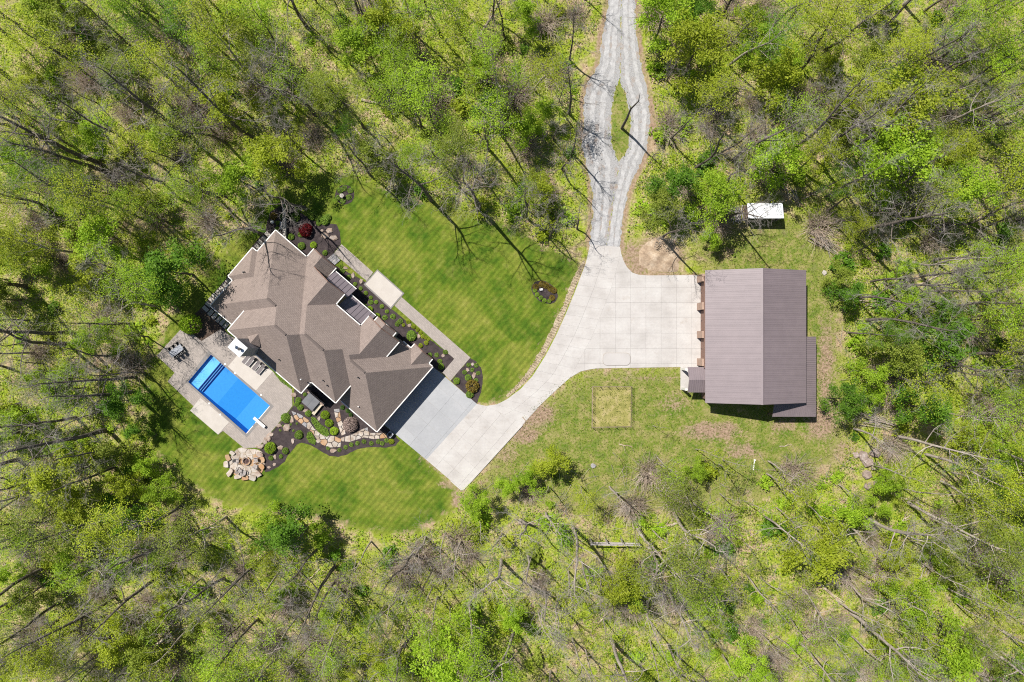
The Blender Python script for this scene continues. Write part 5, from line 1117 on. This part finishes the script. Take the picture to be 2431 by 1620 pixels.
# pale bare stems fanning out over the lower wood
rl = random.Random(61); k_ = 0
while k_ < 90:
    p = (rl.uniform(200, 2380), rl.uniform(1230 if k_ % 3 else 1300, 1580)); c = W2(p)
    if avoid(*p) or any(math.dist(c, q) < 2.0 for q in placed): continue
    k_ += 1
    put(*(('bare tree', c, rl.uniform(.6, .95)) if k_ % 2 else ('slender tree', c, rl.uniform(.9, 1.2), rl.choice(['yellow green', 'olive green', 'lime green']))), pale=True, variant=(rl.choice([1, 3, 5, 5]) if k_ % 2 else None))
for p, sc in (((318, 768), .85), ((352, 800), .6)): put('leafy tree', W2(p), sc, 'olive green', variant=6)
# the rest of the wood
rw = random.Random(21); quota = {'leafy tree': 215, 'bare tree': 165, 'dense tree': 85}
openw = Wp(OPEN); meadw = Wp(MEADOW); tries = 0
pool_kinds = [k for k, n_ in quota.items() for _ in range(n_)]; rw.shuffle(pool_kinds)
XM, YM = 84, 57
while pool_kinds and tries < 40000:
    tries += 1; c = (rw.uniform(-XM, XM), rw.uniform(-YM, YM))
    if sdist(np.array([c[0]]), np.array([c[1]]), openw)[0] > -1.2: continue
    if rw.random() < .65 and inpoly([c[0]], [c[1]], meadw)[0]: continue
    px, py = c[0] * S + CX, CY - c[1] * S
    if avoid(px, py): continue
    sparse = (1100 < px < 2050 and 1080 < py < 1330)
    if sparse and rw.random() < .55: continue
    dmin = 2.1 + tries / 40000 * -.6
    if any(abs(q[0] - c[0]) < 6 and math.dist(c, q) < dmin for q in placed): continue
    kind = pool_kinds.pop()
    if kind == 'dense tree' and sparse: pool_kinds.insert(0, kind); kind = 'slender tree'
    left = px < 620; t = rw.random()
    if left: col = 'olive green' if t < .34 else 'yellow green' if t < .66 else 'lime green' if t < .92 else 'deep green'
    else: col = 'olive green' if t < .16 else 'yellow green' if t < .46 else 'lime green' if t < .92 else 'deep green'
    if kind != 'bare tree':
        shp = np.array([[c[0] + q * .48, c[1] - q * .47] for q in (5, 8, 11)]); over = sdist(shp[:, 0], shp[:, 1], Wp(GRAVEL)).max() > -2
        if over or (1620 < px < 1800 and 470 < py < 620): kind = 'bare tree'
    edge = -sdist(np.array([c[0]]), np.array([c[1]]), openw)[0]
    sc = rw.uniform(.62, 1.08) * (.75 if edge < 5 and px > 620 else 1)
    if kind == 'dense tree': sc = rw.uniform(.45, .85)
    if kind == 'slender tree': sc = rw.uniform(.8, 1.1)
    put(kind, c, sc, None if kind == 'bare tree' else col, hs=rw.uniform(.9, 1.1), pale=(px > 1080 and py > 1000) or rw.random() < .2)
# dead snag by the gravel island
b0 = W(1476, 305); sn = empty('dead_tree', b0, 'bare dead tree snag standing in the grass island of the gravel road', 'tree')
segs = [((0, 0, -.1), (.1, .15, 4.5), .24, .19), ((.1, .15, 4.5), (-.1, .1, 9), .19, .15), ((-.1, .1, 9), (.3, -.2, 13.2), .15, .08), ((.3, -.2, 13.2), (.2, .3, 15), .08, .03)]
fast = fast_mesh('trunk', *tubes([(np.array(a), np.array(b), c, d) for a, b, c, d in segs], 7), 'bark', True); link(bpy.data.objects.new('trunk', fast), sn)
for a, b, c_ in (((-.1, .1, 9), (-.9, .5, 11.2), .06), ((.1, 0, 11), (1.1, -.4, 12.2), .05), ((.3, -.2, 13), (.9, -.8, 13.6), .04), ((.2, -.1, 12), (.9, .4, 13.3), .04)):
    link(bpy.data.objects.new('limb', fast_mesh('limb', *tubes([(np.array(a), np.array(b), c_, .015)], 5), 'twig')), sn)

# ------------------------------------------------------------------ fallen logs and brush
LOGS = [((859, 238), (963, 262), .24, 'pale forked fallen log in the woods above the lawn', 1), ((781, 236), (869, 336), .18, 'long pale fallen log in the woods above the lawn, left of the forked one', 0), ((660, 171), (706, 249), .38, 'thick broken log with tan splintered wood in the upper woods', 0), ((608, 5), (641, 80), .2, 'tan fallen log near the top edge above the house', 0), ((1135, 95), (1190, 0), .2, 'brown fallen log near the top edge left of the gravel road', 0), ((1690, 200), (1770, 212), .2, 'tan fallen log right of the gravel road', 0), ((1955, 300), (1990, 320), .25, 'broken tan stub log in the woods above the shed', 0), ((1900, 475), (1965, 445), .16, 'thin pale fallen log right of the shed', 0), ((2066, 883), (2110, 888), .16, 'short crossed brown log right of the barn', 1), ((1980, 980), (2046, 983), .12, 'thin brown pole lying at the grass edge right of the barn', 0), ((1910, 1355), (2010, 1440), .34, 'thick pale fallen trunk in the lower right woods', 0), ((2090, 1160), (2190, 1200), .22, 'grey fallen trunk right of the boulder heap', 0), ((2120, 1255), (2160, 1220), .26, 'tan splintered log below the boulder heap', 0), ((373, 1530), (425, 1490), .24, 'orange brown broken log in the lower left woods', 0), ((1420, 1480), (1450, 1445), .2, 'tan broken limb in the lower middle woods', 0), ((1560, 1255), (1615, 1240), .35, 'thick splintered brown trunk beside the rail frame', 0), ((330, 105), (400, 145), .15, 'thin pale fallen pole in the upper left woods', 0), ((545, 143), (610, 128), .15, 'short tan fallen pole in the upper left woods', 0), ((1470, 1055), (1500, 1060), .1, 'thin grey branch lying on the meadow', 0), ((1850, 1060), (1880, 1056), .08, 'thin stick lying on the bare soil below the barn', 0), ((1240, 990), (1262, 1010), .08, 'thin stick beside the drive edge', 0), ((2150, 690), (2260, 640), .16, 'grey fallen trunk far right of the barn', 1), ((1230, 1240), (1330, 1250), .3, 'dark fallen trunk with raised limbs below the clearing', 1), ((660, 1440), (760, 1350), .2, 'grey fallen trunk in the lower woods under the lawn', 1)]
for a, b, r, lab, fork in LOGS:
    A0, B0 = np.array(W(*a, 0)), np.array(W(*b, 0)); A0[2] = r * .8; B0[2] = r * .6; o = empty('fallen_log', W(*a, 0), lab, 'log', 'fallen logs'); n = 5; prev = A0; d = (B0 - A0)
    m_ = MB(); side = np.array([-d[1], d[0], 0]); side = side / np.linalg.norm(side)
    for k in range(n):
        q = A0 + d * (k + 1) / n + side * R.uniform(-.12, .12) * (k < n - 1); m_.tube(prev, q, r * (1 - .11 * k), r * (1 - .11 * (k + 1)), 7); prev = q
    m_.build('trunk', 'log', o)
    for k in range(2 + 2 * fork):
        s = A0 + d * R.uniform(.3, .95); e = s + d * R.uniform(.15, .35) + side * R.uniform(-1, 1) * (1.2 + 1.2 * fork) + np.array([0, 0, R.uniform(.1, .9)]); MB().tube(s, e, r * .4, r * .12, 5).build('branch', 'log', o)
def brush(px, py, ax, ln, n, lab):
    c = W(px, py); o = empty('brush_pile', c, lab, 'brush pile', 'brush piles')
    for k in range(n):
        a = ax + R.uniform(-.3, .3); L = ln * R.uniform(.5, 1.1) / 2; x, y = c[0] + R.uniform(-.9, .9), c[1] + R.uniform(-.7, .7); z = R.uniform(.08, .6)
        MB().tube((x - L * math.cos(a), y - L * math.sin(a), z), (x + L * math.cos(a), y + L * math.sin(a), z + R.uniform(-.05, .5)), R.uniform(.03, .08), .015, 5).build('stick', R.choice(['log', 'twig', 'bark_pale']), o)
brush(1962, 580, -.7, 6, 26, 'pile of brown cut branches between the shed and the barn'); brush(2100, 1005, -.35, 8, 26, 'long pile of cut branches below right of the barn'); brush(1880, 470, -1.1, 3, 16, 'small brown debris pile right of the white roofed shed'); brush(2200, 1335, 1.2, 4, 18, 'heap of brown branches in the lower right woods'); brush(2075, 720, .2, 4, 16, 'tangle of cut branches right of the barn')
rock((1957, 648), .45, 'small pale rock on the grass right of the brown barn', None, 'step_pad')
for (x, y, rr) in ((1408, 1106, .5),):
    rock((x, y), rr, 'grey ash ring stone on the meadow below the garden plot', None, 'stone_grey')

# ------------------------------------------------------------------ woodland bushes, one object each
def bush_mesh(seed):
    g = np.random.default_rng(seed); P = []
    for k in range(g.integers(9, 15)):
        a = g.uniform(0, 6.28); d = g.uniform(0, .95); c = np.array([d * math.cos(a), d * math.sin(a), g.uniform(.25, .95) * (1.15 - d * .6)]); m = g.integers(22, 55)
        P.append(c + g.normal(size=(m, 3)) * np.array([.17, .17, .11]) * g.uniform(.7, 1.4))
    return fast_mesh('bush_foliage', *cards(np.concatenate(P), .24, g, .6), LEAF['lime green'])
BUSH = [[bush_mesh(900 + i) for i in range(8)], stem_mesh('bush_stem', 1.0)]
rb = random.Random(5); nb = 0; tries = 0; bpos = []
while nb < 285 and tries < 30000:
    tries += 1; c = (rb.uniform(-82, 82), rb.uniform(-55, 55)); sdv = sdist(np.array([c[0]]), np.array([c[1]]), openw)[0]
    if sdv > -.6: continue
    px, py = c[0] * S + CX, CY - c[1] * S
    if inpoly([c[0]], [c[1]], meadw)[0] and rb.random() < .8: continue
    if avoid(px, py): continue
    near = sdv > -6
    if not near and rb.random() < .35: continue
    if any(abs(q[0] - c[0]) < 3 and math.dist(c, q) < 1.9 for q in bpos): continue
    bpos.append(c); nb += 1; t = rb.random(); right = px > 1500
    col = ('lime green' if t < .45 else 'deep green' if t < .8 else 'yellow green') if right else ('lime green' if t < .35 else 'deep green' if t < .58 else 'yellow green' if t < .8 else 'olive green')
    if inpoly([c[0]], [c[1]], meadw)[0]: col = rb.choice(['lime green', 'yellow green', 'olive green'])
    r = rb.uniform(.8, 1.9); o = empty('woodland_bush', (c[0], c[1], 0), None, 'bush')
    for nm, me in (('foliage', BUSH[0][rb.randrange(8)]), ('stem', BUSH[1])):
        k = bpy.data.objects.new(nm, me); link(k, o); k.scale = (r * rb.uniform(.8, 1.2), r * rb.uniform(.8, 1.2), r * rb.uniform(.8, 1.3)); k.rotation_euler = (0, 0, rb.uniform(0, 6.28))
        if nm == 'foliage': k.material_slots[0].link = 'OBJECT'; k.material_slots[0].material = LEAF[col]
    TREES.append((c, 'bush', col, o))

MT['thicket'] = M('thicket_twig', [(.38, .29, .22), (.52, .42, .34), (.60, .52, .44)], .8, .95)
def thicket_mesh(seed):
    g = np.random.default_rng(seed); sg = []
    for k in range(150):
        a = g.uniform(0, 6.28); d = g.uniform(0, .5); p = np.array([d * math.cos(a), d * math.sin(a), 0]); v = np.array([math.cos(a) * g.uniform(.2, 1), math.sin(a) * g.uniform(.2, 1), g.uniform(.3, 1.2)]) + g.normal(size=3) * .25
        q = p + v * .5; w = q + (v + g.normal(size=3) * .5) * .5; sg += [(p, q, .016, .012), (q, w, .012, .006)]
        for _ in range(2): sg.append((q, q + (v + g.normal(size=3) * .8) * .4, .009, .005))
    return tubes(sg, 3)
THK = [fast_mesh('twigs', *thicket_mesh(700 + i), 'thicket') for i in range(4)]
nt_ = 0; tries = 0
while nt_ < 150 and tries < 15000:
    tries += 1; c = (rb.uniform(-82, 82), rb.uniform(-55, 55))
    if sdist(np.array([c[0]]), np.array([c[1]]), openw)[0] > -1: continue
    if avoid(c[0] * S + CX, CY - c[1] * S) or any(math.dist(c, q) < 1.4 for q in bpos): continue
    bpos.append(c); nt_ += 1; r = rb.uniform(1.4, 2.6); o = empty('leafless_bush', (c[0], c[1], 0), None, 'bush'); k = bpy.data.objects.new('twigs', THK[rb.randrange(4)]); link(k, o); k.scale = (r, r, r * .9); k.rotation_euler = (0, 0, rb.uniform(0, 6.28))
    TREES.append((c, 'bare bush', None, o))

# ------------------------------------------------------------------ undergrowth and grass nobody could count
ru = np.random.default_rng(77)
def scatter(n, keep):
    X = ru.uniform(-86, 86, n); Y = ru.uniform(-59, 59, n); ok = keep(X, Y); return X[ok], Y[ok]
def vnoise(X, Y, s, seed):
    g = np.random.default_rng(seed).random((64, 64)); x = (X / s) % 64; y = (Y / s) % 64; i, j = x.astype(int), y.astype(int); fx, fy = x - i, y - j
    fx = fx * fx * (3 - 2 * fx); fy = fy * fy * (3 - 2 * fy); a = g[i % 64, j % 64]; b = g[(i + 1) % 64, j % 64]; c = g[i % 64, (j + 1) % 64]; d = g[(i + 1) % 64, (j + 1) % 64]
    return (a * (1 - fx) + b * fx) * (1 - fy) + (c * (1 - fx) + d * fx) * fy
def wood_keep(seed, thr):
    def k(X, Y):
        d = sdist(X, Y, openw); m = sdist(X, Y, meadw) < -1
        v = vnoise(X, Y, 3.2, seed) * .6 + vnoise(X, Y, 1.1, seed + 1) * .4
        return (d < .3) & m & (v > thr)
    return k
for nm, seed, thr, n, col, zh in (('undergrowth', 1, .48, 260000, 'lime green', 1.0), ('undergrowth', 11, .50, 230000, 'yellow green', .9), ('undergrowth', 21, .58, 120000, 'deep green', 1.1), ('undergrowth', 31, .55, 110000, 'olive green', .9)):
    X, Y = scatter(n, wood_keep(seed, thr)); hh = .15 + zh * vnoise(X, Y, 1.7, seed + 5)
    P = np.stack([X, Y, ru.uniform(.05, 1, len(X)) * hh], 1); link(tag(bpy.data.objects.new(nm, fast_mesh(nm, *cards(P, .24, ru, .7), LEAF[col])), kind='stuff'))
# fallen dead leaves and sticks on the woodland floor
X, Y = scatter(70000, lambda X, Y: (sdist(X, Y, openw) < 0) & (vnoise(X, Y, 2.4, 51) > .5)); P = np.stack([X, Y, ru.uniform(.02, .12, len(X))], 1)
MT['litter'] = M('leaf_litter', [(.16, .10, .06), (.28, .20, .13), (.40, .31, .22)], 1.5, .95)
link(tag(bpy.data.objects.new('fallen_leaves', fast_mesh('fallen_leaves', *cards(P, .2, ru, 1.5), 'litter')), kind='stuff'))
X, Y = scatter(9000, lambda X, Y: sdist(X, Y, openw) < -.5); n = len(X); a = ru.uniform(0, 6.28, n); L = ru.uniform(.4, 1.8, n)
seg = [(np.array([x - l * math.cos(t), y - l * math.sin(t), ru.uniform(.05, .3)]), np.array([x + l * math.cos(t), y + l * math.sin(t), ru.uniform(.05, .9)]), .03, .012) for x, y, t, l in zip(X, Y, a, L)]
link(tag(bpy.data.objects.new('forest_sticks', fast_mesh('forest_sticks', *tubes(seg, 3), 'twig')), kind='stuff'))
# rough meadow grass
hard = [Wp(APRON), Wp(PAD), Wp(GRAVEL)]
X, Y = scatter(90000, lambda X, Y: sdist(X, Y, Wp(ISLAND)) > -.5); P = np.stack([X, Y, ru.uniform(.02, .3, len(X))], 1); P = P[::1]
link(tag(bpy.data.objects.new('island_weeds', fast_mesh('island_weeds', *cards(P, .2, ru, .5), LEAF['olive green'])), kind='stuff'))
def mead_keep(X, Y):
    ok = sdist(X, Y, meadw) > -1.5
    for h_ in hard: ok &= sdist(X, Y, h_) < -.15
    ok &= ~((X > 30.3) & (X < 48.6) & (Y > -12.1) & (Y < 11.2)); ok &= ~((X > 27.5) & (X < 31) & (Y > -8.3) & (Y < -4.1)); return ok
def blades(X, Y, hmin, hmax, w):
    n = len(X); a = ru.uniform(0, 6.28, n); h = ru.uniform(hmin, hmax, n); l = ru.uniform(.3, 1.1, n) * h; b = ru.uniform(0, 6.28, n)
    p = np.stack([X, Y, np.zeros(n)], 1); s = np.stack([np.cos(a), np.sin(a), np.zeros(n)], 1) * w
    t = p + np.stack([np.cos(b) * l, np.sin(b) * l, h], 1); return np.stack([p - s, p + s, t], 1).reshape(-1, 3), np.arange(3 * n).reshape(-1, 3)
MT['blade'] = leafmat('grass_blade', [(.085, .155, .016), (.17, .21, .032), (.31, .265, .12)], .7, .3)
X, Y = scatter(330000, mead_keep); link(tag(bpy.data.objects.new('grass', fast_mesh('grass', *blades(X, Y, .08, .3, .06), 'blade')), kind='stuff'))

# ------------------------------------------------------------------ labels for the wood
LM = [('the blue pool', 530, 930), ('the house chimney', 565, 825), ('the stepping stones', 500, 740), ('the round lawn bed', 818, 463), ('the oval lawn bed', 1293, 694), ('the gravel island', 1474, 290), ('the gravel road top', 1475, 10), ('the bare soil mound', 1565, 605), ('the white roofed shed', 1820, 500), ('the brown barn', 1795, 800), ('the boulder heap', 2065, 1095), ('the garden plot', 1450, 965), ('the rail frame', 1456, 1290), ('the driveway tip', 1098, 1164), ('the fire pit', 586, 1095), ('the pale forked log', 910, 250), ('the red maple', 729, 548), ('the thick broken log', 683, 210), ('the thick pale trunk', 1960, 1400), ('the orange brown log', 400, 1510), ('the top left corner', 0, 0), ('the top right corner', 2431, 0), ('the bottom left corner', 0, 1620), ('the bottom right corner', 2431, 1620), ('the left edge middle', 0, 810), ('the right edge middle', 2431, 810), ('the bottom edge middle', 1215, 1620), ('the lamp post', 344, 1020)]
groups = {}
for c, kind, col, o in TREES:
    px, py = c[0] * S + CX, CY - c[1] * S; ln_, lx, ly = min(LM, key=lambda l: (l[1] - px) ** 2 + (l[2] - py) ** 2); side = ('left' if px < lx else 'right') if abs(px - lx) > abs(py - ly) else ('above' if py < ly else 'below')
    groups.setdefault((kind, col, ln_, side), []).append((math.hypot(px - lx, py - ly), o))
for (kind, col, ln_, side), lst in groups.items():
    lst.sort(key=lambda t: t[0]); where = {'left': f'left of {ln_}', 'right': f'right of {ln_}', 'above': f'above {ln_}', 'below': f'below {ln_}'}[side]
    look = {'bare tree': 'leafless grey tree', 'leafy tree': f'tall {col} leafing tree', 'dense tree': f'full crowned {col} tree', 'slender tree': f'slender pale {col} sapling', 'bush': f'{col} bush', 'bare bush': 'leafless tan bush'}[kind]
    if kind == 'bare tree': look = 'leafless grey tree'
    for i, (d, o) in enumerate(lst):
        o['label'] = f'{look} {where}' + ('' if len(lst) == 1 else f', {"nearest" if i == 0 else ordn(i) + " nearest"}'); o['group'] = {'bush': 'bushes of the wood', 'bare bush': 'leafless bushes of the wood'}.get(kind, kind + 's of the wood')
